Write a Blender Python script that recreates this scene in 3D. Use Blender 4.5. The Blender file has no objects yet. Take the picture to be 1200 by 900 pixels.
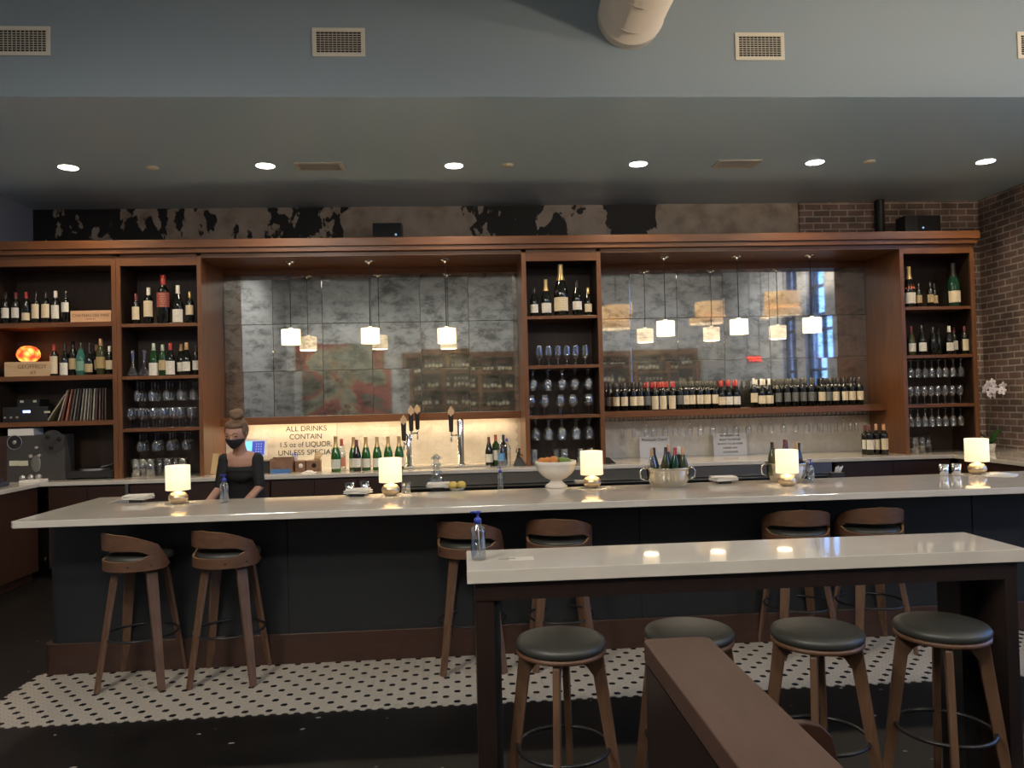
import bpy, bmesh, math, random
from mathutils import Vector, Matrix, Euler
random.seed(7)
R = math.radians; PI = math.pi
scene = bpy.context.scene
COL = scene.collection

# ------------------------------------------------------------------ camera
FPX = 900.0
YAW, PITCH, ROLL, CH = R(3.7), R(1.1), R(-1.43), 1.7
cf = Vector((math.sin(YAW)*math.cos(PITCH), math.cos(YAW)*math.cos(PITCH), math.sin(PITCH)))
r0 = Vector((math.cos(YAW), -math.sin(YAW), 0)); u0 = r0.cross(cf)
cr = r0*math.cos(ROLL)+u0*math.sin(ROLL); cu = -r0*math.sin(ROLL)+u0*math.cos(ROLL)
CP = Vector((0, 0, CH))
cam = bpy.data.cameras.new('camera'); camo = bpy.data.objects.new('camera', cam); COL.objects.link(camo)
cam.sensor_width = 36; cam.lens = FPX/1200*36; cam.clip_start = .02; cam.clip_end = 200
m = Matrix((cr, cu, -cf)).transposed().to_4x4(); m.translation = CP
camo.matrix_world = m
scene.camera = camo
def ray(px, py): return cf + cr*((px-600)/FPX) - cu*((py-450)/FPX)
def onz(px, py, z): d = ray(px, py); return CP + d*((z-CH)/d.z)     # measured point on a horizontal surface
def ony(px, py, y): d = ray(px, py); return CP + d*(y/d.y)          # measured point on a vertical plane parallel to the wall
def bx(px, y, z=1.7):                                                # x of a photo column at depth y and height z
    py = 450
    for _ in range(4):
        p = ony(px, py, y); py -= (z-p.z)*FPX/y
    return ony(px, py, y).x

# ------------------------------------------------------------------ materials
MATS = {}
def newmat(name):
    m = bpy.data.materials.new(name); m.use_nodes = True
    nt = m.node_tree; b = nt.nodes['Principled BSDF']; MATS[name] = m
    return m, nt, b
def P(name, col, rough=.5, metal=0, spec=.5, emis=None, es=0, trans=0, coat=0, sub=0):
    m, nt, b = newmat(name)
    b.inputs['Base Color'].default_value = (*col, 1); b.inputs['Roughness'].default_value = rough
    b.inputs['Metallic'].default_value = metal; b.inputs['Specular IOR Level'].default_value = spec
    b.inputs['Coat Weight'].default_value = coat; b.inputs['Transmission Weight'].default_value = trans
    if emis: b.inputs['Emission Color'].default_value = (*emis, 1); b.inputs['Emission Strength'].default_value = es
    return m
def N(nt, t, **kw):
    n = nt.nodes.new(t)
    for k, v in kw.items():
        if k.startswith('i_'): n.inputs[k[2:].replace('_', ' ')].default_value = v
        else: setattr(n, k, v)
    return n
def ramp(nt, stops, interp='LINEAR'):
    n = nt.nodes.new('ShaderNodeValToRGB'); n.color_ramp.interpolation = interp
    e = n.color_ramp.elements
    while len(e) < len(stops): e.new(.5)
    for el, (p, c) in zip(e, stops):
        el.position = p; el.color = (*c, 1) if len(c) == 3 else c
    return n
def coords(nt, scale=(1, 1, 1), loc=(0, 0, 0), rot=(0, 0, 0), world=True):
    tc = nt.nodes.new('ShaderNodeNewGeometry' if world else 'ShaderNodeTexCoord')
    mp = nt.nodes.new('ShaderNodeMapping')
    mp.inputs['Scale'].default_value = scale; mp.inputs['Location'].default_value = loc; mp.inputs['Rotation'].default_value = rot
    nt.links.new(tc.outputs['Position' if world else 'Object'], mp.inputs['Vector'])
    return mp.outputs[0]
def bump(nt, b, src, strength=.3, dist=.01):
    n = N(nt, 'ShaderNodeBump'); n.inputs['Strength'].default_value = strength; n.inputs['Distance'].default_value = dist
    nt.links.new(src, n.inputs['Height']); nt.links.new(n.outputs[0], b.inputs['Normal'])
def wood(name, c1, c2, scale=(6, 6, .7), rough=.35, coat=.15, world=True, b_=.1):
    m, nt, b = newmat(name)
    v = coords(nt, scale, world=world)
    n = N(nt, 'ShaderNodeTexNoise'); n.inputs['Scale'].default_value = 3; n.inputs['Detail'].default_value = 7; n.inputs['Roughness'].default_value = .6; n.inputs['Distortion'].default_value = .6
    nt.links.new(v, n.inputs['Vector'])
    r = ramp(nt, [(.3, c1), (.7, c2)]); nt.links.new(n.outputs['Fac'], r.inputs[0])
    nt.links.new(r.outputs[0], b.inputs['Base Color'])
    b.inputs['Roughness'].default_value = rough; b.inputs['Coat Weight'].default_value = coat; b.inputs['Coat Roughness'].default_value = .25
    bump(nt, b, n.outputs['Fac'], b_, .003)
    return m
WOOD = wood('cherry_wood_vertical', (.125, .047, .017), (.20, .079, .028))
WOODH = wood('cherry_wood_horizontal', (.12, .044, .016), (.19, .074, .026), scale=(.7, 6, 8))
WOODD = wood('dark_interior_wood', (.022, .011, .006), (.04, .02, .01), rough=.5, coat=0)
WOODK = wood('brown_base_wood', (.030, .012, .007), (.048, .019, .011), scale=(.8, 5, 6), rough=.4)
WOODT = wood('table_frame_wood', (.012, .0065, .005), (.022, .011, .008), rough=.4)
WOODL = wood('walnut_plywood', (.085, .043, .022), (.15, .078, .04), scale=(10, 10, 1.6), rough=.55, coat=0, world=False)
WOODLH = wood('walnut_plywood_band', (.08, .037, .019), (.14, .066, .033), scale=(3, 3, 16), rough=.5, coat=0, world=False)
WOODE = P('plywood_edge', (.34, .2, .1), .5)
WOODB = wood('ledge_wood', (.066, .034, .023), (.088, .045, .031), scale=(6, .8, 6), rough=.55, coat=0)
PINE = wood('pale_crate_pine', (.55, .37, .2), (.66, .47, .28), scale=(1.5, 6, 14), rough=.6, coat=0)
PINE2 = wood('pink_crate_pine', (.62, .36, .19), (.7, .43, .25), scale=(1.5, 6, 14), rough=.6, coat=0)

def stone(name, c, c2, rough):
    m, nt, b = newmat(name)
    v = coords(nt)
    n = N(nt, 'ShaderNodeTexNoise'); n.inputs['Scale'].default_value = 5; n.inputs['Detail'].default_value = 6
    nt.links.new(v, n.inputs['Vector']); r = ramp(nt, [(.35, c), (.7, c2)]); nt.links.new(n.outputs['Fac'], r.inputs[0])
    nt.links.new(r.outputs[0], b.inputs['Base Color']); b.inputs['Roughness'].default_value = rough
    return m
QUARTZ = stone('white_quartz', (.58, .53, .455), (.63, .585, .51), .05)
QUARTZ2 = stone('white_quartz_table', (.58, .53, .455), (.63, .58, .50), .035)

def paint(name, c, rough, v=.08):
    m, nt, b = newmat(name)
    n = N(nt, 'ShaderNodeTexNoise'); n.inputs['Scale'].default_value = 260; n.inputs['Detail'].default_value = 2
    nt.links.new(coords(nt), n.inputs['Vector'])
    b.inputs['Base Color'].default_value = (*c, 1); b.inputs['Roughness'].default_value = rough
    bump(nt, b, n.outputs['Fac'], v, .002); return m
CEILP = paint('blue_grey_ceiling_paint', (.56, .75, .86), .30)
BULKP = paint('blue_grey_wall_paint', (.24, .29, .325), .55)
LWALLP = paint('pale_blue_wall_paint', (.30, .32, .36), .6)
NAVY = paint('charcoal_blue_panel', (.012, .0135, .0155), .45)
BLACKP = P('black_steel', (.012, .012, .013), .35)
SEAM = P('black_seam', (.003, .003, .003), .8)

def concrete(name, c1, c2, sc=1.2, rough=.6):
    m, nt, b = newmat(name)
    v = coords(nt)
    n = N(nt, 'ShaderNodeTexNoise'); n.inputs['Scale'].default_value = sc; n.inputs['Detail'].default_value = 9; n.inputs['Roughness'].default_value = .7
    nt.links.new(v, n.inputs['Vector']); r = ramp(nt, [(.3, c1), (.68, c2)]); nt.links.new(n.outputs['Fac'], r.inputs[0])
    nt.links.new(r.outputs[0], b.inputs['Base Color']); b.inputs['Roughness'].default_value = rough
    bump(nt, b, n.outputs['Fac'], .15, .01); return m
CONC = concrete('pale_plaster_wall', (.38, .41, .45), (.56, .60, .65))

# floor: near black sealed concrete with a few white chips
FLOORM, nt, b = newmat('black_sealed_concrete')
v = coords(nt)
n = N(nt, 'ShaderNodeTexNoise'); n.inputs['Scale'].default_value = 2.2; n.inputs['Detail'].default_value = 8; n.inputs['Roughness'].default_value = .7
nt.links.new(v, n.inputs['Vector']); r = ramp(nt, [(.3, (.004, .0038, .0035)), (.75, (.014, .0125, .011))]); nt.links.new(n.outputs['Fac'], r.inputs[0])
v2 = coords(nt, (5, 9, 5)); n2 = N(nt, 'ShaderNodeTexNoise'); n2.inputs['Scale'].default_value = 2.6; n2.inputs['Detail'].default_value = 1
nt.links.new(v2, n2.inputs['Vector']); r2 = ramp(nt, [(.755, (0, 0, 0)), (.765, (1, 1, 1))]); nt.links.new(n2.outputs['Fac'], r2.inputs[0])
mx = N(nt, 'ShaderNodeMix', data_type='RGBA'); nt.links.new(r2.outputs[0], mx.inputs[0]); nt.links.new(r.outputs[0], mx.inputs[6]); mx.inputs[7].default_value = (.3, .27, .22, 1)
nt.links.new(mx.outputs[2], b.inputs['Base Color']); b.inputs['Roughness'].default_value = .38; b.inputs['Specular IOR Level'].default_value = .3
bump(nt, b, n.outputs['Fac'], .2, .01)

def brick(name, rot):
    m, nt, b = newmat(name)
    gg = N(nt, 'ShaderNodeNewGeometry'); sq = N(nt, 'ShaderNodeSeparateXYZ'); cq = N(nt, 'ShaderNodeCombineXYZ'); nt.links.new(gg.outputs['Position'], sq.inputs[0])
    nt.links.new(sq.outputs['Y' if rot else 'X'], cq.inputs[0]); nt.links.new(sq.outputs['Z'], cq.inputs[1]); v = cq.outputs[0]
    br = N(nt, 'ShaderNodeTexBrick'); br.inputs['Scale'].default_value = 1; br.inputs['Brick Width'].default_value = .215; br.inputs['Row Height'].default_value = .078
    br.inputs['Mortar Size'].default_value = .009; br.inputs['Mortar Smooth'].default_value = .2; br.inputs['Bias'].default_value = -.1
    br.inputs['Color1'].default_value = (.25, .165, .14, 1); br.inputs['Color2'].default_value = (.15, .115, .10, 1); br.inputs['Mortar'].default_value = (.46, .40, .35, 1)
    n = N(nt, 'ShaderNodeTexNoise'); n.inputs['Scale'].default_value = 7; n.inputs['Detail'].default_value = 6
    sc = N(nt, 'ShaderNodeVectorMath', operation='ADD'); mu = N(nt, 'ShaderNodeVectorMath', operation='SCALE'); mu.inputs['Scale'].default_value = .012
    nt.links.new(v, n.inputs['Vector']); nt.links.new(n.outputs['Color'], mu.inputs[0]); nt.links.new(v, sc.inputs[0]); nt.links.new(mu.outputs[0], sc.inputs[1])
    nt.links.new(sc.outputs[0], br.inputs['Vector'])
    n3 = N(nt, 'ShaderNodeTexNoise'); n3.inputs['Scale'].default_value = 2.3; n3.inputs['Detail'].default_value = 5; nt.links.new(v, n3.inputs['Vector'])
    r = ramp(nt, [(.3, (.45, .45, .45)), (.7, (1.5, 1.45, 1.4))]); nt.links.new(n3.outputs['Fac'], r.inputs[0])
    mx = N(nt, 'ShaderNodeMix', data_type='RGBA', blend_type='MULTIPLY'); mx.inputs[0].default_value = 1
    nt.links.new(br.outputs['Color'], mx.inputs[6]); nt.links.new(r.outputs[0], mx.inputs[7]); nt.links.new(mx.outputs[2], b.inputs['Base Color'])
    b.inputs['Roughness'].default_value = .8
    inv = N(nt, 'ShaderNodeMath', operation='SUBTRACT'); inv.inputs[0].default_value = 1; nt.links.new(br.outputs['Fac'], inv.inputs[1])
    bump(nt, b, inv.outputs[0], .6, .012); return m
BRICKB = brick('brown_brick_back', 0)
BRICKR = brick('brown_brick_side', 1)

# back wall above the joinery: black paint peeling off pale plaster
PEEL, nt, b = newmat('peeling_black_paint')
v = coords(nt)
n = N(nt, 'ShaderNodeTexNoise'); n.inputs['Scale'].default_value = 4.6; n.inputs['Detail'].default_value = 7; n.inputs['Roughness'].default_value = .52; n.inputs['Distortion'].default_value = .25
nt.links.new(coords(nt, (1.25, 1, .8), (3.3, 0, 0)), n.inputs['Vector'])
sx = N(nt, 'ShaderNodeSeparateXYZ'); nt.links.new(v, sx.inputs[0])
mr = N(nt, 'ShaderNodeMapRange'); mr.inputs['From Min'].default_value = -5; mr.inputs['From Max'].default_value = 5; nt.links.new(sx.outputs['X'], mr.inputs['Value'])
def xx(px): return (ony(px, 262, 9.05).x+5)/10
lv = lambda k: (k, k, k)
rb = ramp(nt, [(xx(36), lv(.72)), (xx(110), lv(.64)), (xx(235), lv(.58)), (xx(290), lv(.46)), (xx(345), lv(.66)), (xx(400), lv(.62)), (xx(420), lv(.34)), (xx(535), lv(.34)),
               (xx(560), lv(.62)), (xx(640), lv(.62)), (xx(705), lv(.48)), (xx(722), lv(.8)), (xx(755), lv(.8)), (xx(775), lv(.38)), (xx(860), lv(.43)), (xx(935), lv(.2))])
nt.links.new(mr.outputs[0], rb.inputs[0])
ad = N(nt, 'ShaderNodeMath', operation='ADD'); nt.links.new(n.outputs['Fac'], ad.inputs[0]); nt.links.new(rb.outputs[0], ad.inputs[1])
th = ramp(nt, [(.985/2+.0, (0, 0, 0)), (.995/2, (1, 1, 1))])
hf = N(nt, 'ShaderNodeMath', operation='MULTIPLY'); hf.inputs[1].default_value = .46; nt.links.new(ad.outputs[0], hf.inputs[0]); nt.links.new(hf.outputs[0], th.inputs[0])
n4 = N(nt, 'ShaderNodeTexNoise'); n4.inputs['Scale'].default_value = 5; n4.inputs['Detail'].default_value = 8; nt.links.new(v, n4.inputs['Vector'])
pl = ramp(nt, [(.3, (.34, .26, .19)), (.5, (.48, .40, .31)), (.7, (.56, .49, .40))]); nt.links.new(n4.outputs['Fac'], pl.inputs[0])
mx = N(nt, 'ShaderNodeMix', data_type='RGBA'); nt.links.new(th.outputs[0], mx.inputs[0]); nt.links.new(pl.outputs[0], mx.inputs[6]); mx.inputs[7].default_value = (.022, .021, .019, 1)
nt.links.new(mx.outputs[2], b.inputs['Base Color']); b.inputs['Roughness'].default_value = .6
bump(nt, b, th.outputs[0], .5, .01)

# aged mirror glass
def mirror_mat(name, dark, seed, con=1.0, tint=(1, 1, .96)):
    m, nt, b = newmat(name)
    nt.nodes.remove(b); out = nt.nodes['Material Output']
    v = coords(nt, (1, 1, 1), (seed, 0, seed*2))
    n = N(nt, 'ShaderNodeTexNoise'); n.inputs['Scale'].default_value = 6; n.inputs['Detail'].default_value = 10; n.inputs['Roughness'].default_value = .74; n.inputs['Distortion'].default_value = .2
    v2 = coords(nt, (.9, 1, 1.5), (seed, 0, seed*2)); nt.links.new(v2, n.inputs['Vector'])
    g = N(nt, 'ShaderNodeBsdfGlossy'); g.inputs['Roughness'].default_value = .03
    cr_ = ramp(nt, [(p_, tuple((c_*con+.72*(1-con))*dark*t_ for t_ in tint)) for p_, c_ in ((.36, .36), (.52, .68), (.7, .82))]); nt.links.new(n.outputs['Fac'], cr_.inputs[0]); nt.links.new(cr_.outputs[0], g.inputs['Color'])
    d = N(nt, 'ShaderNodeBsdfGlossy'); d.inputs['Roughness'].default_value = .5
    dr = ramp(nt, [(.34, (.03, .032, .028)), (.55, (.30, .30, .26)), (.75, (.4, .4, .34))]); nt.links.new(n.outputs['Fac'], dr.inputs[0]); nt.links.new(dr.outputs[0], d.inputs['Color'])
    mx = N(nt, 'ShaderNodeMixShader')
    fr = ramp(nt, [(.35, lv(.55)), (.5, lv(.3)), (.7, lv(.22))]); nt.links.new(n.outputs['Fac'], fr.inputs[0]); nt.links.new(fr.outputs[0], mx.inputs[0])
    nt.links.new(g.outputs[0], mx.inputs[1]); nt.links.new(d.outputs[0], mx.inputs[2]); nt.links.new(mx.outputs[0], out.inputs[0])
    return m
MIRL = [mirror_mat('aged_mirror_a', .84, 1.3, .75, (1, 1, .93)), mirror_mat('aged_mirror_b', .70, 4.7, .75, (1, 1, .93)), mirror_mat('aged_mirror_c', .95, 9.1, .75, (1, 1, .93))]
MIRR = [mirror_mat('aged_mirror_d', 1.12, 2.2, .4, (1, 1, 1)), mirror_mat('aged_mirror_e', 1.05, 6.6, .5, (1, 1, 1))]

def thin_glass(name, tint=(.94, .95, .94), base=.14, edge=.9):
    m, nt, b = newmat(name)
    nt.nodes.remove(b); out = nt.nodes['Material Output']
    t = N(nt, 'ShaderNodeBsdfTransparent'); t.inputs[0].default_value = (*tint, 1)
    g = N(nt, 'ShaderNodeBsdfGlossy'); g.inputs['Roughness'].default_value = .03
    lw = N(nt, 'ShaderNodeLayerWeight'); lw.inputs['Blend'].default_value = .35
    mr = N(nt, 'ShaderNodeMapRange'); mr.inputs['To Min'].default_value = base; mr.inputs['To Max'].default_value = edge
    nt.links.new(lw.outputs['Facing'], mr.inputs['Value'])
    mx = N(nt, 'ShaderNodeMixShader'); nt.links.new(mr.outputs[0], mx.inputs[0]); nt.links.new(t.outputs[0], mx.inputs[1]); nt.links.new(g.outputs[0], mx.inputs[2])
    nt.links.new(mx.outputs[0], out.inputs[0]); return m
GLASS = thin_glass('clear_glass')
GLASSB = thin_glass('clear_bottle_glass', (.86, .9, .92), .14, .7)
GLASSW = thin_glass('window_glass', (.95, .97, 1), .05, .4)
GEL = thin_glass('clear_gel', (.86, .88, .9), .08, .3)

def shade_mat(name, c, s, weave=0):
    m, nt, b = newmat(name)
    b.inputs['Base Color'].default_value = (.8, .72, .6, 1); b.inputs['Roughness'].default_value = .9
    b.inputs['Emission Strength'].default_value = s; b.inputs['Emission Color'].default_value = (*c, 1)
    n = N(nt, 'ShaderNodeTexNoise'); n.inputs['Scale'].default_value = 5; n.inputs['Detail'].default_value = 6
    nt.links.new(coords(nt, (3, 3, 22), world=False), n.inputs['Vector'])
    k = 1-weave
    r = ramp(nt, [(.35, (c[0]*k, c[1]*k*k, c[2]*k*k)), (.62, c)]); nt.links.new(n.outputs['Fac'], r.inputs[0]); nt.links.new(r.outputs[0], b.inputs['Emission Color'])
    return m
SH_P = shade_mat('pendant_shade', (1, .80, .52), 1.1, .1)
SH_T = shade_mat('table_lamp_shade', (1, .76, .44), .5, .03)
SH_D = shade_mat('drum_shade', (1, .68, .32), .46, .3); MATS['drum_shade'].node_tree.nodes['Principled BSDF'].inputs['Base Color'].default_value = (.55, .4, .22, 1)
DIFF = P('drum_diffuser', (.8, .75, .65), .6, emis=(1, .8, .5), es=.9)
BULB = P('bulb', (1, .9, .7), .5, emis=(1, .82, .55), es=30)
DL = P('downlight_lens', (1, 1, 1), .5, emis=(1, .93, .82), es=9)
LED = P('led_strip', (1, .9, .7), .5, emis=(1, .74, .42), es=6)

def bottle_glass(name, c, rough=.06): return P(name, c, rough, spec=.6)
BG = {'dark': bottle_glass('dark_bottle_glass', (.006, .007, .005)), 'green': bottle_glass('green_bottle_glass', (.012, .05, .012)),
      'champ': bottle_glass('champagne_green_glass', (.02, .10, .015)), 'olive': bottle_glass('olive_bottle_glass', (.05, .055, .02)), 'brown': bottle_glass('brown_bottle_glass', (.03, .015, .008)),
      'emerald': bottle_glass('emerald_bottle_glass', (.008, .045, .022)), 'clear': GLASSB, 'teal': bottle_glass('teal_bottle_glass', (.04, .16, .12))}
def labelmat(name, c, ink=(.1, .08, .06)):
    m, nt, b = newmat(name)
    tc = N(nt, 'ShaderNodeTexCoord'); sp = N(nt, 'ShaderNodeSeparateXYZ'); nt.links.new(tc.outputs['Object'], sp.inputs[0])
    w = N(nt, 'ShaderNodeTexWave', bands_direction='Z'); w.inputs['Scale'].default_value = 22; w.inputs['Distortion'].default_value = .0
    nt.links.new(tc.outputs['Object'], w.inputs['Vector'])
    g = N(nt, 'ShaderNodeTexNoise'); g.inputs['Scale'].default_value = 260; nt.links.new(tc.outputs['Object'], g.inputs['Vector'])
    a = N(nt, 'ShaderNodeMath', operation='ABSOLUTE'); nt.links.new(sp.outputs[0], a.inputs[0])
    l = N(nt, 'ShaderNodeMath', operation='LESS_THAN'); l.inputs[1].default_value = .02; nt.links.new(a.outputs[0], l.inputs[0])
    t = N(nt, 'ShaderNodeMath', operation='GREATER_THAN'); t.inputs[1].default_value = .72; nt.links.new(w.outputs['Fac'], t.inputs[0])
    t2 = N(nt, 'ShaderNodeMath', operation='GREATER_THAN'); t2.inputs[1].default_value = .5; nt.links.new(g.outputs['Fac'], t2.inputs[0])
    m1 = N(nt, 'ShaderNodeMath', operation='MULTIPLY'); nt.links.new(l.outputs[0], m1.inputs[0]); nt.links.new(t.outputs[0], m1.inputs[1])
    m2 = N(nt, 'ShaderNodeMath', operation='MULTIPLY'); nt.links.new(m1.outputs[0], m2.inputs[0]); nt.links.new(t2.outputs[0], m2.inputs[1])
    m3 = N(nt, 'ShaderNodeMath', operation='MULTIPLY'); nt.links.new(m2.outputs[0], m3.inputs[0]); m3.inputs[1].default_value = .55
    mx = N(nt, 'ShaderNodeMix', data_type='RGBA'); nt.links.new(m3.outputs[0], mx.inputs[0]); mx.inputs[6].default_value = (*c, 1); mx.inputs[7].default_value = (*ink, 1)
    nt.links.new(mx.outputs[2], b.inputs['Base Color']); b.inputs['Roughness'].default_value = .6
    return m
LB = {'cream': labelmat('cream_label', (.74, .62, .42)), 'white': labelmat('white_label', (.78, .74, .64)), 'red': labelmat('red_label', (.32, .07, .05), (.7, .5, .3)),
      'tan': labelmat('tan_label', (.5, .38, .2)), 'grey': labelmat('grey_label', (.12, .12, .11), (.4, .4, .36)), 'gold': labelmat('gold_label', (.42, .3, .12)),
      'blue': labelmat('blue_label', (.1, .3, .55), (.7, .7, .7)), 'pale': labelmat('pale_green_label', (.62, .64, .56)), 'mint': labelmat('mint_label', (.2, .36, .26)), 'pink': labelmat('pink_label', (.8, .32, .25))}
CAP = {'dark': P('black_capsule', (.015, .012, .012), .3), 'red': P('red_capsule', (.36, .03, .025), .35), 'gold': P('gold_foil', (.6, .42, .18), .35, .6), 'white': P('white_capsule', (.7, .66, .58), .4),
       'maroon': P('maroon_capsule', (.12, .02, .02), .35), 'tan': P('cork_capsule', (.45, .28, .14), .6), 'pale': P('pale_green_capsule', (.35, .42, .34), .4), 'orange': P('orange_band', (.7, .16, .08), .45),
       'olive': P('olive_capsule', (.06, .06, .045), .4), 'blue': P('blue_plastic_cap', (.02, .05, .3), .35), 'cork': P('natural_cork', (.55, .3, .16), .8)}
STEEL = P('brushed_steel', (.5, .49, .46), .28, 1); CHROME = P('chrome', (.8, .8, .8), .08, 1); BRASS = P('brushed_gold_base', (.68, .52, .33), .3, .9)
PORC = P('white_porcelain', (.75, .7, .63), .25); PAPER = P('white_paper', (.75, .72, .66), .8); DARKP = P('black_plastic', (.015, .015, .016), .45)
CREAMP = P('cream_painted_metal', (.62, .57, .47), .5); VENTD = P('dark_vent_grid', (.06, .05, .042), .6); DUCTM = P('off_white_duct', (.78, .69, .57), .5)
LEATH = P('black_vinyl', (.035, .035, .029), .45, spec=.6); SKIN = P('skin', (.46, .25, .17), .5); HAIR = P('brown_hair', (.14, .08, .042), .5); CLOTH = P('black_knit', (.008, .008, .009), .8)
INK = P('black_ink', (.02, .02, .02), .6); INKB = P('brown_ink', (.22, .12, .06), .7)
GREEN = P('leaf_green', (.03, .10, .02), .4); PETAL = P('white_petal', (.75, .72, .74), .6); STEM = P('stem_green', (.07, .1, .03), .5)
ORANGE = P('orange_peel', (.6, .22, .04), .5); LEMON = P('lemon_peel', (.62, .45, .1), .5); LIME = P('lime_peel', (.16, .26, .05), .5)
BLUEP = P('blue_pump_plastic', (.02, .045, .35), .3)
WHITEP = P('white_plastic', (.7, .7, .68), .4); SCREEN = P('tablet_screen', (.02, .03, .12), .3, emis=(.03, .06, .35), es=.7); SCREENB = P('tablet_screen_bright', (.1, .3, .8), .3, emis=(.1, .35, 1), es=1.3)
LEDB = P('blue_indicator', (.2, .3, .9), .3, emis=(.3, .5, 1), es=3); LEDW = P('dim_speaker_badge', (.3, .5, .7), .4, emis=(.35, .6, .9), es=.35)
EXITR = P('exit_red_letters', (.9, .05, .03), .4, emis=(1, .05, .02), es=2.5); EXITB = P('exit_sign_body', (.1, .01, .01), .5)
METER = P('meter_face', (.6, .58, .42), .4); DECK = P('deck_face', (.055, .05, .045), .4); KNOB = P('silver_knob', (.6, .58, .54), .3, .8)
TILE1 = P('white_hex_tile', (.46, .41, .34), .3); TILE2 = P('black_hex_tile', (.012, .012, .014), .25); GROUT = P('tan_grout', (.16, .11, .065), .8)
MARB = stone('marble_hex_tile', (.62, .57, .48), (.72, .68, .6), .25); GROUT2 = P('pale_grout', (.48, .43, .34), .8)

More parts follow.
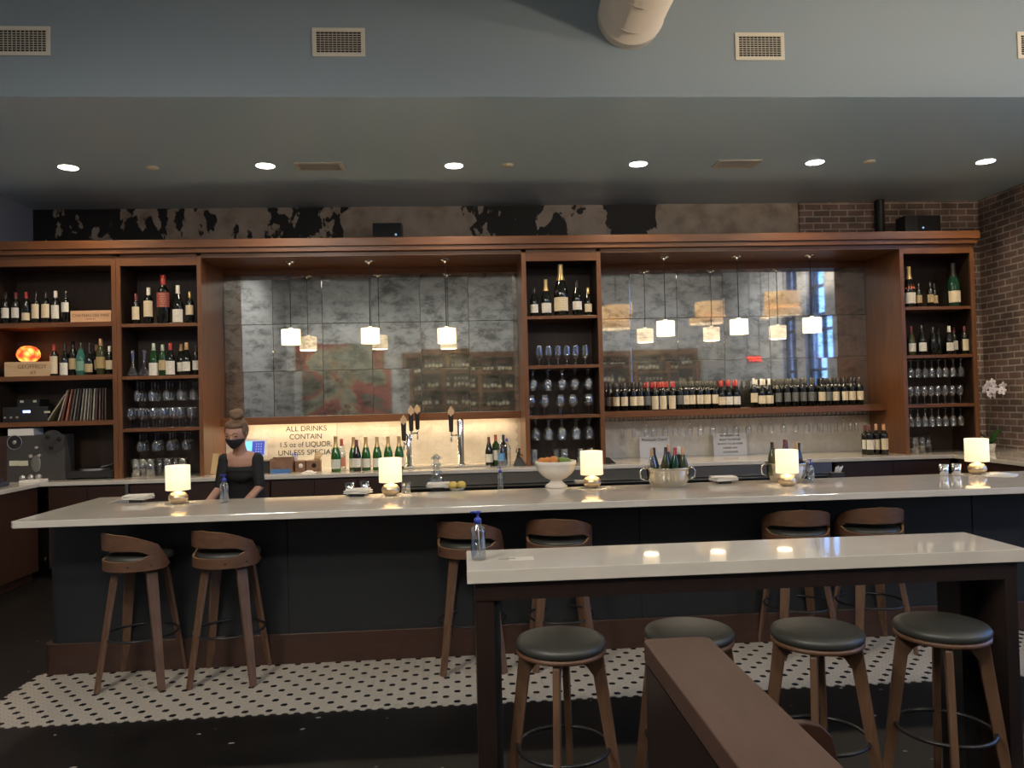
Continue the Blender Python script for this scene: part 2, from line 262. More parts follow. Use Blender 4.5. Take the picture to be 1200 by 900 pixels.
# ------------------------------------------------------------------ mesh builder
class MB:
    def __init__(s): s.v = []; s.f = []; s.m = []; s.sm = []
    def add(s, vs, fs, mi=0, sm=False):
        o = len(s.v); s.v += [tuple(p) for p in vs]
        for f in fs: s.f.append([i+o for i in f]); s.m.append(mi); s.sm.append(sm)
        return s
    def box(s, x0, x1, y0, y1, z0, z1, mi=0, M=None):
        vs = [Vector((x, y, z)) for z in (z0, z1) for y in (y0, y1) for x in (x0, x1)]
        if M: vs = [M @ p for p in vs]
        return s.add(vs, [(0, 2, 3, 1), (4, 5, 7, 6), (0, 1, 5, 4), (2, 6, 7, 3), (0, 4, 6, 2), (1, 3, 7, 5)], mi)
    def lathe(s, prof, c=(0, 0, 0), n=16, mi=0, a0=0, a1=2*PI, M=None, sm=True):
        full = abs(a1-a0-2*PI) < 1e-6; k = n if full else n+1; vs = []; fs = []
        for r, z in prof:
            for i in range(k):
                a = a0+(a1-a0)*i/n; p = Vector((max(r, 1e-5)*math.cos(a), max(r, 1e-5)*math.sin(a), z))
                if M: p = M @ p
                vs.append(p+Vector(c))
        for j in range(len(prof)-1):
            for i in range(n):
                i2 = (i+1) % k if full else i+1
                fs.append((j*k+i, j*k+i2, (j+1)*k+i2, (j+1)*k+i))
        return s.add(vs, fs, mi, sm)
    def cyl(s, c, r, z0, z1, n=16, mi=0, M=None): return s.lathe([(0, z0), (r, z0), (r, z0+1e-4), (r, z1-1e-4), (r, z1), (0, z1)], c, n, mi, M=M)
    def tube(s, pts, rad, n=8, mi=0, sm=True, cap=True, flat=None):
        """round tube along points; flat=(w,t,up) gives a rectangular strip"""
        pts = [Vector(p) for p in pts]; K = len(pts); vs = []
        rads = rad if isinstance(rad, (list, tuple)) else [rad]*K
        up = Vector((0, 0, 1)); prev = None
        for i, p in enumerate(pts):
            t = (pts[min(i+1, K-1)]-pts[max(i-1, 0)]).normalized()
            if flat: a = Vector(flat[2]); a = (a-t*a.dot(t)).normalized(); b_ = t.cross(a)
            else:
                if prev is None:
                    ref = up if abs(t.z) < .9 else Vector((1, 0, 0)); a = (ref-t*ref.dot(t)).normalized()
                else: a = (prev-t*prev.dot(t)).normalized()
                prev = a; b_ = t.cross(a)
            if flat:
                w, h = flat[0]*rads[i]/2, flat[1]/2
                vs += [p+a*w+b_*h, p-a*w+b_*h, p-a*w-b_*h, p+a*w-b_*h]
            else: vs += [p+(a*math.cos(2*PI*j/n)+b_*math.sin(2*PI*j/n))*rads[i] for j in range(n)]
        k = 4 if flat else n; fs = []
        for i in range(K-1):
            for j in range(k): fs.append((i*k+j, i*k+(j+1) % k, (i+1)*k+(j+1) % k, (i+1)*k+j))
        if cap: fs += [tuple(range(k))[::-1], tuple(range((K-1)*k, K*k))]
        return s.add(vs, fs, mi, sm and not flat)
    def torus(s, c, Rr, r, n=28, k=6, mi=0, M=None):
        vs = []; fs = []
        for i in range(n):
            for j in range(k):
                a, b_ = 2*PI*i/n, 2*PI*j/k; p = Vector(((Rr+r*math.cos(b_))*math.cos(a), (Rr+r*math.cos(b_))*math.sin(a), r*math.sin(b_)))
                if M: p = M @ p
                vs.append(p+Vector(c))
        for i in range(n):
            for j in range(k): fs.append((i*k+j, ((i+1) % n)*k+j, ((i+1) % n)*k+(j+1) % k, i*k+(j+1) % k))
        return s.add(vs, fs, mi, True)
    def ball(s, c, r, n=12, k=8, mi=0, M=None, sc=(1, 1, 1)):
        prof = [(math.sin(PI*j/k), -math.cos(PI*j/k)) for j in range(k+1)]
        S = Matrix.Diagonal((r*sc[0], r*sc[1], r*sc[2])); MM = (M.to_3x3() @ S) if M else S
        return s.lathe(prof, c, n, mi, M=MM)
    def prism(s, poly, y0, y1, mi=0, axis='y'):
        n = len(poly)
        f = {'y': lambda a, b_, t: (a, t, b_), 'z': lambda a, b_, t: (a, b_, t), 'x': lambda a, b_, t: (t, a, b_)}[axis]
        vs = [f(a, b_, y0) for a, b_ in poly]+[f(a, b_, y1) for a, b_ in poly]
        fs = [tuple(range(n)), tuple(range(2*n-1, n-1, -1))]+[(i, i+n, (i+1) % n+n, (i+1) % n) for i in range(n)]
        return s.add(vs, fs, mi)
    def mesh(s, name, mats):
        me = bpy.data.meshes.new(name); me.from_pydata(s.v, [], s.f)
        for mt in (mats if isinstance(mats, (list, tuple)) else [mats]): me.materials.append(mt)
        me.polygons.foreach_set('material_index', s.m); me.polygons.foreach_set('use_smooth', s.sm)
        bm = bmesh.new(); bm.from_mesh(me); bmesh.ops.recalc_face_normals(bm, faces=bm.faces); bm.to_mesh(me); bm.free()
        me.update(); return me
    def build(s, name, mats, parent=None, loc=(0, 0, 0), rz=0, bevel=0):
        return link(name, s.mesh(name, mats), parent, loc, rz, bevel)
def link(name, me, parent=None, loc=(0, 0, 0), rz=0, bevel=0):
    o = bpy.data.objects.new(name, me); COL.objects.link(o); o.location = loc; o.rotation_euler = (0, 0, rz) if not isinstance(rz, tuple) else rz
    if parent: o.parent = parent
    if bevel:
        b = o.modifiers.new('bevel', 'BEVEL'); b.width = bevel; b.segments = 2; b.limit_method = 'ANGLE'
    return o
def tag(o, label, cat, group=None, kind=None):
    o['label'] = label; o['category'] = cat
    if group: o['group'] = group
    if kind: o['kind'] = kind
    return o
def struct(o, label=None):
    o['kind'] = 'structure'
    if label: o['label'] = label
    return o
def empty(name, loc, label, cat, group=None, rz=0):
    o = bpy.data.objects.new(name, None); COL.objects.link(o); o.location = loc; o.rotation_euler = (0, 0, rz); o.empty_display_size = .05
    return tag(o, label, cat, group)
def copy_thing(o, loc, label, rz=None, group=None):
    c = o.copy(); COL.objects.link(c); c.location = loc
    if rz is not None: c.rotation_euler = (0, 0, rz)
    c['label'] = label
    if group: c['group'] = group
    for ch in list(o.children):
        d = ch.copy(); COL.objects.link(d); d.parent = c
        for g in list(ch.children):
            e = g.copy(); COL.objects.link(e); e.parent = d
    return c
def text_mesh(txt, size, mat, ext=.001, align='CENTER', sp=1.0, bold=0):
    cu_ = bpy.data.curves.new('t', 'FONT'); cu_.body = txt; cu_.size = size; cu_.extrude = ext; cu_.align_x = align; cu_.align_y = 'CENTER'; cu_.space_line = sp; cu_.offset = bold
    t = bpy.data.objects.new('t', cu_); COL.objects.link(t); bpy.context.view_layer.update()
    me = bpy.data.meshes.new_from_object(t.evaluated_get(bpy.context.evaluated_depsgraph_get())); bpy.data.objects.remove(t)
    me.materials.clear(); me.materials.append(mat); return me
def text(name, txt, size, mat, parent, loc, rot=(PI/2, 0, 0), **k):
    o = bpy.data.objects.new(name, text_mesh(txt, size, mat, **k)); COL.objects.link(o); o.parent = parent; o.location = loc; o.rotation_euler = rot; return o
def light(kind, name, loc, energy, col=(1, .8, .55), **k):
    l = bpy.data.lights.new(name, kind); l.energy = energy; l.color = col
    for a, v in k.items(): setattr(l, a, v)
    o = bpy.data.objects.new(name, l); COL.objects.link(o); o.location = loc; return o
ORD = ['leftmost', 'second from left', 'third from left', 'fourth from left', 'fifth from left', 'sixth from left', 'seventh from left', 'eighth from left', 'ninth from left', 'tenth from left', 'eleventh from left', 'twelfth from left', 'thirteenth from left', 'fourteenth from left', 'fifteenth from left', 'sixteenth from left']
def order(i, n):
    if i == n-1 and n > 1: return 'rightmost'
    if i == n-2 and n > 4: return 'second from right'
    if i == n-3 and n > 7: return 'third from right'
    return ORD[i]

# ------------------------------------------------------------------ key dimensions
YW = 9.05; YM = 8.95; YF = 8.2; YC = 8.02; ZC = .975; ZCEIL = 3.993; YB = 5.77
XL = -4.84; XR = 6.38; XR2 = 7.6; YBK = -4.2; ZTOP = 5.25

# ------------------------------------------------------------------ setting
struct(MB().box(XL-.8, XR2+.3, YBK-.3, YW+.2, -.2, 0).build('floor', FLOORM), 'near black sealed concrete floor')
struct(MB().box(XL-.1, 5.98, YW, YW+.2, 0, 5.2).build('wall_back', PEEL), 'back wall with black paint peeling off pale plaster')
mb = MB().box(ony(936, 262, YW).x, XR+.2, YW-.03, YW+.0, 3.2, 4.6).box(5.6, XR+.2, YW-.03, YW, 0, 3.2)
struct(mb.build('wall_back_brick', BRICKB), 'brown brick stretch of the back wall')
struct(MB().box(XR, XR+.2, 6.3, YW, 0, 5.2).build('wall_right_brick', BRICKR), 'brown brick side wall')
struct(MB().box(XL-.2, XL, YBK, YW, 0, 5.4).build('wall_left', LWALLP), 'pale blue grey left wall')
struct(MB().box(XL-.2, XR2+.2, YBK-.2, YBK, 0, 5.4).build('wall_rear', CONC), 'pale plaster wall behind the camera')
struct(MB().box(XR+.2, XR2+.2, 6.3, 6.5, 0, 5.4).build('wall_return', CONC), 'short wall beside the brick')
struct(MB().box(XL-.2, XR2+.2, YB+.002, YW+.2, ZCEIL-.0015, ZCEIL+.1).build('ceiling_dropped', CEILP), 'blue grey dropped ceiling over the bar')
struct(MB().box(XL-.2, XR2+.2, YB, YB+.1, ZCEIL+.0, 5.4).build('wall_bulkhead', BULKP), 'blue grey bulkhead above the bar')
struct(MB().box(XL-.2, XR2+.2, YBK-.2, YB+.1, ZTOP, ZTOP+.15).build('ceiling', BULKP), 'high ceiling of the room')
# right window wall with tall windows
wins = [(.05, .8), (1.25, 2.45), (2.9, 4.1), (4.5, 5.7)]
zb, zt = 1.3, 4.7
mb = MB(); y = YBK
mb.box(XR2, XR2+.25, YBK, 6.5, 0, zb); mb.box(XR2, XR2+.25, YBK, 6.5, zt, 5.4)
for a, b_ in wins: mb.box(XR2, XR2+.25, y, a, zb, zt); y = b_
mb.box(XR2, XR2+.25, y, 6.5, zb, zt)
struct(mb.build('wall_right', CONC), 'window wall on the right of the room')
FRM = P('dark_window_frame', (.03, .028, .03), .5)
for i, (a, b_) in enumerate(wins):
    w = struct(MB().box(XR2+.12, XR2+.13, a, b_, zb, zt).build('window_%d' % (i+1), GLASSW), 'tall steel framed window')
    mb = MB()
    for yy in (a, (a+b_)/2-.02, b_-.05): mb.box(XR2+.08, XR2+.17, yy, yy+.05, zb, zt)
    for zz in (zb, zb+.85, zb+1.75, zb+2.05, zb+2.65, zt-.06): mb.box(XR2+.08, XR2+.17, a, b_, zz, zz+.05)
    mb.build('window_frame', FRM, w)

# bar floor tiles: hex mosaic
def hexes(x0, x1, v0, v1, w, gap, black=None, f=None, th=.004, clip=False):
    """flat-top hexes of width w filling a rectangle; f maps (u,v,h)->xyz"""
    mb = MB(); s_ = w/2; px = .75*w; py = w*.8660254
    cols = int((x1-x0)/px)+1; rows = int((v1-v0)/py)+1
    for c in range(cols+1):
        for r_ in range(rows+1):
            cx = x0+c*px; cy = v0+r_*py+(py/2 if c % 2 else 0)
            if cx > x1-s_*.2 or cy > v1: continue
            bl = black(c, r_) if black else False
            k = s_-gap
            pts = [(cx+k*math.cos(PI/3*q), cy+k*math.sin(PI/3*q)) for q in range(6)]
            if clip: pts = [(min(max(a, x0), x1), min(max(b_, v0), v1)) for a, b_ in pts]
            vs = [f(a, b_, th) for a, b_ in pts]+[f(a, b_, 0) for a, b_ in pts]
            mb.add(vs, [tuple(range(6))]+[(q, q+6, (q+1) % 6+6, (q+1) % 6) for q in range(6)], 1 if bl else 0)
    return mb
TX0, TX1, TY0, TY1 = -2.74, 4.6, 4.335, 5.16
mb = hexes(TX0, TX1, TY0, TY1, .0434, .0011, black=lambda c, r_: c % 2 == 0 and (r_ % 4) == (1 if (c//2) % 2 else 3), f=lambda a, b_, h: (a, b_, .001+h))
mb.box(TX0-.005, TX1, TY0+.01, TY1+.02, -.001, .003, 2)
struct(mb.build('floor_tile_inlay', [TILE1, TILE2, GROUT]), 'white hexagon mosaic strip with black accents')

# crown and niche joinery
mb = MB().box(XL, 5.77, 8.13, 9.0, 3.35, 3.437).box(XL, 5.75, 8.155, 9.0, 3.30, 3.352)
struct(mb.build('trim_1', WOODH, bevel=.006), 'cherry wood crown running above the shelving')
for k, (a, b_) in enumerate(((-2.70, .664), (1.524, 4.874))):
    struct(MB().box(a, b_, 8.2, YM+.06, 3.255, 3.30).build('ceiling_niche', WOODH), 'wooden ceiling of the mirror niche')
    struct(MB().box(a, b_, YM-.02, YM+.06, 3.18, 3.255).build('trim_%d' % (k+2), WOODH), 'wooden band above the mirror')
# tiled splashbacks
for k, (a, b_, zt_) in enumerate(((-2.70, .664, 1.50), (1.524, 4.874, 1.56))):
    mb = hexes(a, b_, ZC, zt_, .115, .0014, f=lambda u, v_, h: (u, YM-h, v_), th=.004, clip=True)
    mb.box(a, b_, YM-.002, YM+.06, ZC-.05, zt_, 1)
    struct(mb.build('wall_splashback', [MARB, GROUT2]), 'marble hexagon tiled splashback')

# mirrors
def mirror(name, xs, zs, mats, label, rj):
    root = empty(name, (xs[0], YM, zs[0]), label, 'mirror')
    o0 = Vector((xs[0], YM, zs[0])); rnd = random.Random(rj)
    for i in range(len(xs)-1):
        for j in range(len(zs)-1):
            w = xs[i+1]-xs[i]; h = zs[j+1]-zs[j]
            p = MB().box(-w/2+.0015, w/2-.0015, -.006, .006, -h/2+.0015, h/2-.0015).build('mirror_panel', mats[rnd.randrange(len(mats))], root, bevel=.002)
            p.location = Vector(((xs[i]+xs[i+1])/2, YM, (zs[j]+zs[j+1])/2))-o0
            p.rotation_euler = (R(rnd.uniform(-.25, .25)), 0, R(rnd.uniform(-.3, .3)))
    return root
mirror('antique_mirror', [-2.70, -2.15, -1.59, -1.03, -.47, .09, .664], [1.55, 2.08, 2.62, 3.18], MIRL, 'aged panelled mirror behind the beer taps, left of the two', 3)
mirror('antique_mirror', [1.524, 2.0, 2.56, 3.12, 3.68, 4.24, 4.874], [1.53, 2.10, 2.61, 3.18], MIRR, 'aged panelled mirror behind the row of wine bottles, right of the two', 11)
t = MB().box(-2.70, .664, 8.78, YM+.05, 1.50, 1.56).box(-2.70, .664, 8.78, 8.792, 1.478, 1.501).build('mirror_sill', WOODH); tag(t, 'narrow cherry wood sill under the left mirror', 'sill')
led = MB().box(-2.5, .5, 8.80, 8.815, 1.493, 1.50).build('led_strip', LED); led.parent = t
l = light('AREA', 'sill_light', (-1.0, 8.815, 1.489), 4.0, (1, .76, .46), shape='RECTANGLE', size=3.2, size_y=.02); l.rotation_euler = (R(5), 0, 0)

# ------------------------------------------------------------------ shelving cabinets
def cabinet(name, x0, x1, z1, shelves, label, left=True, tp=.05, racks=(), depth=.42, th=.05, ts=.035):
    """open wooden shelf unit standing on the back counter; its base is the origin"""
    root = empty(name, ((x0+x1)/2, YF, ZC), label, 'cabinet')
    o = Vector(((x0+x1)/2, YF, ZC)); cx, cy, cz = o
    def bld(nm, mb_, mt, bv=.003):
        mb_.v = [(a-cx, b_-cy, c-cz) for a, b_, c in mb_.v]; return mb_.build(nm, mt, root, bevel=bv)
    yb = YF+depth if depth < .6 else YM+.05
    bld('side_panel', MB().box(x0, x0+tp, YF, YM+.05, ZC, z1+.1), WOOD)
    bld('side_panel', MB().box(x1-tp, x1, YF, YM+.05, ZC, z1+.1), WOOD)
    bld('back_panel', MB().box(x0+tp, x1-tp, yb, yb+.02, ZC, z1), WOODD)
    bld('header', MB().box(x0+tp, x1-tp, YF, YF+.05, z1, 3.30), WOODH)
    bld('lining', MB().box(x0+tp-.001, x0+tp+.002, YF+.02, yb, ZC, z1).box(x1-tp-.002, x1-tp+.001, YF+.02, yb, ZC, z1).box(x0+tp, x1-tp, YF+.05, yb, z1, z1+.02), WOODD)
    for k, z in enumerate(shelves):
        bld('shelf', MB().box(x0+tp, x1-tp, YF+.01, yb, z-(th if k in () else ts), z), WOODH)
        if k in racks:
            mb_ = MB(); q = x0+tp+.05
            while q < x1-tp:
                mb_.box(q-.004, q+.004, YF+.03, yb-.05, z-ts-.016, z-ts-.012); mb_.box(q-.001, q+.001, YF+.03, yb-.05, z-ts-.013, z-ts); q += .088 if x1-x0 < .9 else .1
            bld('glass_rack', mb_, BLACKP)
    return root
XA = (XL, -3.57); XB = (-3.57, -2.70); XC_ = (.664, 1.524); XD = (4.874, 5.735)
ZA = [1.584, 2.056, 2.607]; ZB = [ony(185, 501.6, YF).z, ony(185, 440.3, YF).z, ony(185, 378.8, YF).z]; ZCC = [1.511, 2.049, 2.583]; ZD = [1.523, 2.072, 2.61]
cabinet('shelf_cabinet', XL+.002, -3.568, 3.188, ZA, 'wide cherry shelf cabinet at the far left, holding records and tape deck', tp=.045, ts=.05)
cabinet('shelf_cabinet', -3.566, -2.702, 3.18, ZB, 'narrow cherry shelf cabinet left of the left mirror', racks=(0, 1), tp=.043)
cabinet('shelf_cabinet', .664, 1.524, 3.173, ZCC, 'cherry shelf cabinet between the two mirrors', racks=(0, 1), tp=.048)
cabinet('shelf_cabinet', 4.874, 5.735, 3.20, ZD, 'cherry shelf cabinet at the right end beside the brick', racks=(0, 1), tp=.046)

# ------------------------------------------------------------------ bottles and glasses
PROF = {
 'bordeaux': ([(0, 0), (.035, 0), (.0375, .004), (.0375, .192), (.035, .205), (.022, .222), (.0155, .236), (.0145, .25), (.0145, .296), (.011, .299), (0, .299)], (.055, .15), (.24, .30), .0148),
 'burgundy': ([(0, 0), (.038, 0), (.0405, .004), (.0405, .145), (.038, .165), (.028, .2), (.018, .235), (.0148, .25), (.0145, .296), (.011, .299), (0, .299)], (.04, .125), (.235, .30), .0152),
 'champagne': ([(0, 0), (.041, 0), (.0445, .005), (.0445, .14), (.041, .17), (.028, .215), (.018, .25), (.0155, .27), (.0165, .30), (.0165, .318), (.012, .322), (0, .322)], (.03, .115), (.222, .323), .0265),
 'spirit': ([(0, 0), (.037, 0), (.039, .004), (.039, .19), (.034, .208), (.018, .222), (.0145, .235), (.0145, .28), (0, .282)], (.06, .14), (.255, .288), .0155),
}
BM = {}
def bottle(kind, glass, lab, cap, loc, label, group, s=1.0, rz=0, lz=None, tilt=None, capz=None):
    prof, (l0, l1), (c0, c1), cr0 = PROF[kind]
    if lz: l0, l1 = lz
    key = (kind, glass)
    if key not in BM: BM[key] = MB().lathe(prof, n=14).mesh('wine_bottle', BG[glass])
    o = link('wine_bottle', BM[key], None, loc, rz); o.scale = (s, s, s)
    if tilt: o.rotation_euler = tilt
    tag(o, label, 'bottle', group)
    if lab:
        k2 = (kind, 'l', lab, l0, l1)
        if k2 not in BM:
            r_ = max(r for r, z in prof)+.0007
            BM[k2] = MB().lathe([(r_, l0), (r_, l1)], n=10, a0=-PI/2-1.25, a1=-PI/2+1.25).mesh('label', LB[lab])
        link('label', BM[k2], o)
    if cap:
        if capz: c0 = capz
        k3 = (kind, 'c', cap, c0)
        if k3 not in BM:
            def rr(z):
                for (ra, za), (rb_, zb_) in zip(prof, prof[1:]):
                    if za <= z <= zb_ and zb_ > za: return ra+(rb_-ra)*(z-za)/(zb_-za)
                return prof[-3][0]
            zs = [c0]+[z for r, z in prof if c0 < z < c1-.004]+[c1]
            BM[k3] = MB().lathe([(rr(z)+.0009, z) for z in zs[:-1]]+[(cr0 if kind != 'champagne' else .0175, c1), (0, c1+.001)], n=10).mesh('capsule', CAP[cap])
        link('capsule', BM[k3], o)
    return o
GP = {
 'wine': [(0, .002), (.033, .001), (.033, .003), (.006, .007), (.0035, .02), (.0035, .085), (.008, .092), (.028, .108), (.038, .13), (.040, .15), (.036, .185), (.031, .21)],
 'balloon': [(0, .002), (.034, .001), (.034, .003), (.006, .007), (.0035, .02), (.0035, .075), (.012, .082), (.036, .10), (.047, .13), (.046, .155), (.038, .19), (.034, .205)],
 'flute': [(0, .002), (.03, .001), (.03, .003), (.006, .007), (.0035, .02), (.0035, .08), (.008, .09), (.022, .12), (.025, .16), (.022, .22)],
 'tumbler': [(0, .006), (.03, .004), (.032, .0), (.036, .07), (.0395, .14), (.0385, .14), (.035, .07), (.029, .012), (0, .012)],
 'rocks': [(0, .006), (.034, .003), (.037, .0), (.040, .05), (.041, .085), (.040, .085), (.038, .05), (.034, .012), (0, .012)],
 'cordial': [(0, .002), (.03, .001), (.03, .003), (.006, .007), (.004, .02), (.004, .045), (.012, .055), (.03, .075), (.034, .1), (.030, .15), (.028, .17)],
}
GM = {k: None for k in GP}
def glass(kind, loc, label, group, up=True, s=1.0):
    if GM[kind] is None: GM[kind] = MB().lathe(GP[kind], n=18).mesh('wine_glass' if kind not in ('tumbler', 'rocks') else 'tumbler', GLASS)
    o = link('wine_glass' if kind not in ('tumbler', 'rocks') else 'tumbler_glass', GM[kind], None, loc); o.scale = (s, s, s)
    if not up: o.rotation_euler = (PI, 0, random.random()*6)
    return tag(o, label, 'glass', group)

KN = {'bordeaux': 'wine bottle', 'burgundy': 'sloped burgundy bottle', 'champagne': 'champagne bottle', 'spirit': 'spirit bottle'}
def desc(kind, glass_, lab, cap):
    s = {'dark': 'dark', 'green': 'dark green', 'champ': 'green', 'olive': 'olive', 'brown': 'brown', 'emerald': 'emerald', 'clear': 'clear', 'teal': 'teal'}[glass_]+' '+KN[kind]
    if lab: s += ', '+lab+' label'
    return s
def row(items, y, z, where, group, tall=None):
    n = len(items)
    for i, it in enumerate(items):
        px, kind, gl, lab, cap = it[:5]; s = it[5] if len(it) > 5 else 1.08; kw = it[6] if len(it) > 6 else {}
        yy = y+kw.pop('dy', 0); lbl = desc(kind, gl, lab, cap)+', '+order(i, n)+' '+where
        bottle(kind, gl, lab, cap, (bx(px, yy, z), yy, z), lbl, group, s, random.uniform(-.2, .2), **kw)
bo, bu, ch, sp_ = 'bordeaux', 'burgundy', 'champagne', 'spirit'
YS = 8.29
row([(7, bo, 'dark', 'white', 'dark', 1.1), (19, bo, 'dark', 'white', 'maroon', 1.1), (31, bo, 'dark', 'cream', 'red', 1.1, dict(lz=(.03, .1))), (42.5, bo, 'dark', 'cream', 'dark', 1.1, dict(lz=(.045, .18))),
     (54, bo, 'dark', 'cream', 'dark', 1.1, dict(lz=(.05, .18))), (65.5, bo, 'dark', 'white', 'white', 1.12, dict(lz=(.04, .165))), (77.5, bo, 'dark', 'white', 'dark', 1.12, dict(lz=(.1, .19)))], YS, ZA[2], 'on top shelf, far left cabinet', 'bottles on the top shelf of the far left cabinet')
row([(63.8, bo, 'dark', 'cream', 'red', 1.1, dict(lz=(.02, .185))), (76, bu, 'dark', 'white', 'dark', 1.12, dict(lz=(.005, .12))), (86, bo, 'dark', 'tan', 'dark', 1.2, dict(dy=.03)), (95, bu, 'teal', 'mint', 'dark', 1.18),
     (105, ch, 'dark', 'tan', 'dark', 1.03), (113.5, bo, 'dark', 'cream', 'tan', 1.08, dict(dy=.09)), (118.5, bo, 'olive', 'gold', 'tan', 1.26), (128.6, bo, 'dark', 'cream', 'white', 1.0)], YS, ZA[1], 'on middle shelf, far left cabinet', 'bottles on the middle shelf of the far left cabinet')
row([(160, bo, 'dark', 'cream', 'maroon', 1.08, dict(lz=(.045, .17))), (174.5, bo, 'dark', 'cream', 'white', 1.28, dict(lz=(.06, .19))), (192, bo, 'dark', 'red', 'red', 1.72, dict(lz=(.1, .19))), (209, bu, 'dark', 'white', 'white', 1.35, dict(lz=(.01, .11))),
     (223, bo, 'dark', 'cream', 'gold', 1.12, dict(lz=(.08, .17)))], YS, ZB[2], 'on top shelf, narrow left cabinet', 'bottles on the top shelf of the narrow left cabinet')
row([(180.5, bu, 'green', 'white', 'pale', 1.15, dict(lz=(.005, .12))), (191, bo, 'green', 'tan', 'pale', 1.1), (200, bu, 'dark', 'white', 'red', 1.15, dict(lz=(.01, .135))), (213, bu, 'dark', 'white', 'tan', 1.12, dict(dy=.05)),
     (219, bu, 'dark', 'white', 'tan', 1.15), (230.5, bo, 'dark', 'white', 'dark', 1.02)], YS, ZB[1], 'on middle shelf, narrow left cabinet', 'bottles on the middle shelf of the narrow left cabinet')
row([(626.4, bu, 'dark', 'white', 'dark', 1.06), (640.3, ch, 'dark', 'white', 'gold', 1.25), (658, ch, 'dark', 'cream', 'gold', 1.75), (676.5, bu, 'dark', 'white', 'dark', 1.3, dict(lz=(.05, .12))), (689.5, bu, 'dark', 'cream', 'gold', 1.03)], YS, ZCC[2], 'on the top shelf between the mirrors', 'bottles on the top shelf between the mirrors')
row([(1066, ch, 'dark', 'white', 'gold', 1.42), (1077, bo, 'dark', 'tan', 'dark', .9), (1090.5, bo, 'dark', 'tan', 'dark', .95), (1095.5, bo, 'dark', 'tan', 'dark', .93, dict(dy=.08)), (1118, ch, 'emerald', 'cream', 'dark', 1.52)], YS, ZD[2], 'on top shelf, right cabinet', 'bottles on the top shelf of the right cabinet')
row([(1068.5, bu, 'olive', 'white', 'maroon', 1.08), (1081, bu, 'dark', 'white', 'dark', 1.12), (1094, bu, 'dark', None, 'dark', 1.05), (1100, bu, 'dark', None, 'dark', 1.03, dict(dy=.06)), (1113, bu, 'dark', 'white', 'white', 1.08),
     (1118.5, bo, 'dark', 'white', 'maroon', 1.05, dict(dy=.08)), (1131, bo, 'dark', 'cream', 'maroon', 1.06, dict(lz=(.04, .16)))], YS, ZD[1], 'on middle shelf, right cabinet', 'bottles on the middle shelf of the right cabinet')
# band on the orange-banded champagne
o = [q for q in bpy.data.objects if q.get('label', '').startswith('dark champagne bottle, white label, leftmost on top shelf, right')][0]
MB().lathe([(.0385, .155), (.0305, .195)], n=12).mesh('x', CAP['orange']); link('neck_band', MB().lathe([(.0448, .145), (.038, .18)], n=12).mesh('neck_band', CAP['orange']), o)

def glassrow(pxs, kind, z, where, group, up=True, s=1.0, depth=4, dy=.082, y=YS-.02):
    n = len(pxs)
    for i, px in enumerate(pxs):
        for d in range(depth):
            yy = y+dy*d; xx_ = bx(px, y, z)
            lab = 'glass %s %s, %s, %s row' % ('standing' if up else 'hanging', where, order(i, n), 'front' if d == 0 else ('back' if d == depth-1 else 'middle'))
            glass(kind, (xx_, yy, z), lab, group, up, s)
TS = .035+.014
glassrow([161, 178, 195, 211, 226], 'wine', ZB[1]-TS, 'in the upper rack, narrow left cabinet', 'glasses hanging in the upper rack of the narrow left cabinet', False, 1.0, 3)
glassrow([153, 166, 180, 191, 203, 211, 224], 'wine', ZB[0], 'on the shelf of the narrow left cabinet', 'glasses standing on the lower shelf of the narrow left cabinet', True, 1.0, 3)
glassrow([164, 182, 199, 217], 'wine', ZB[0]-TS, 'in the lower rack, narrow left cabinet', 'glasses hanging in the lower rack of the narrow left cabinet', False, .92, 3)
glassrow([632, 643, 654, 664.6, 675, 686], 'cordial', ZCC[1], 'on the upper shelf between the mirrors', 'short stemmed glasses between the mirrors', True, 1.25, 1)
glassrow([624.6, 642, 658.7, 673.7, 689.6], 'balloon', ZCC[1]-TS, 'in the upper rack between mirrors', 'glasses hanging in the upper rack between the mirrors', False, 1.08, 2, .12)
glassrow([623, 639, 657.6, 672, 690.8], 'balloon', ZCC[0], 'on the lower shelf between mirrors', 'glasses standing on the lower shelf between the mirrors', True, 1.08, 2, .12)
glassrow([628, 643, 658.7, 675.6, 690.5], 'balloon', ZCC[0]-TS, 'in the lower rack between mirrors', 'glasses hanging in the lower rack between the mirrors', False, 1.08, 2, .12)
PR = [1067, 1075, 1083.5, 1091.5, 1099.5, 1107.5, 1116, 1125.5]
glassrow(PR, 'wine', ZD[1]-TS, 'in the upper rack, right cabinet', 'glasses hanging in the upper rack of the right cabinet', False, .95, 2, .12)
glassrow(PR, 'wine', ZD[0], 'on the shelf of the right cabinet', 'glasses standing on the lower shelf of the right cabinet', True, .95, 2, .12)
glassrow(PR, 'wine', ZD[0]-TS, 'in the lower rack, right cabinet', 'glasses hanging in the lower rack of the right cabinet', False, .95, 2, .12)
def tumblers(spec, where, group, kind='tumbler', s=1.2, y=YS):
    for i, (px, dy) in enumerate(spec):
        glass(kind, (bx(px, y+dy, ZC), y+dy, ZC), 'straight clear tumbler on the counter %s, %s' % (where, order(i, len(spec))), group, True, s)
tumblers([(160, 0), (169, .03), (177, 0), (188, .1), (197, .02), (206, .1), (215, .02)], 'inside the narrow left cabinet', 'tumblers inside the narrow left cabinet', s=1.35)
tumblers([(626, 0), (652, .08), (662, 0), (681, 0), (693, .02)], 'inside the middle cabinet', 'tumblers inside the middle cabinet', s=1.2)
tumblers([(1072, 0), (1080, .08), (1087, .2)], 'inside the right cabinet', 'tumblers inside the right cabinet', s=1.3)
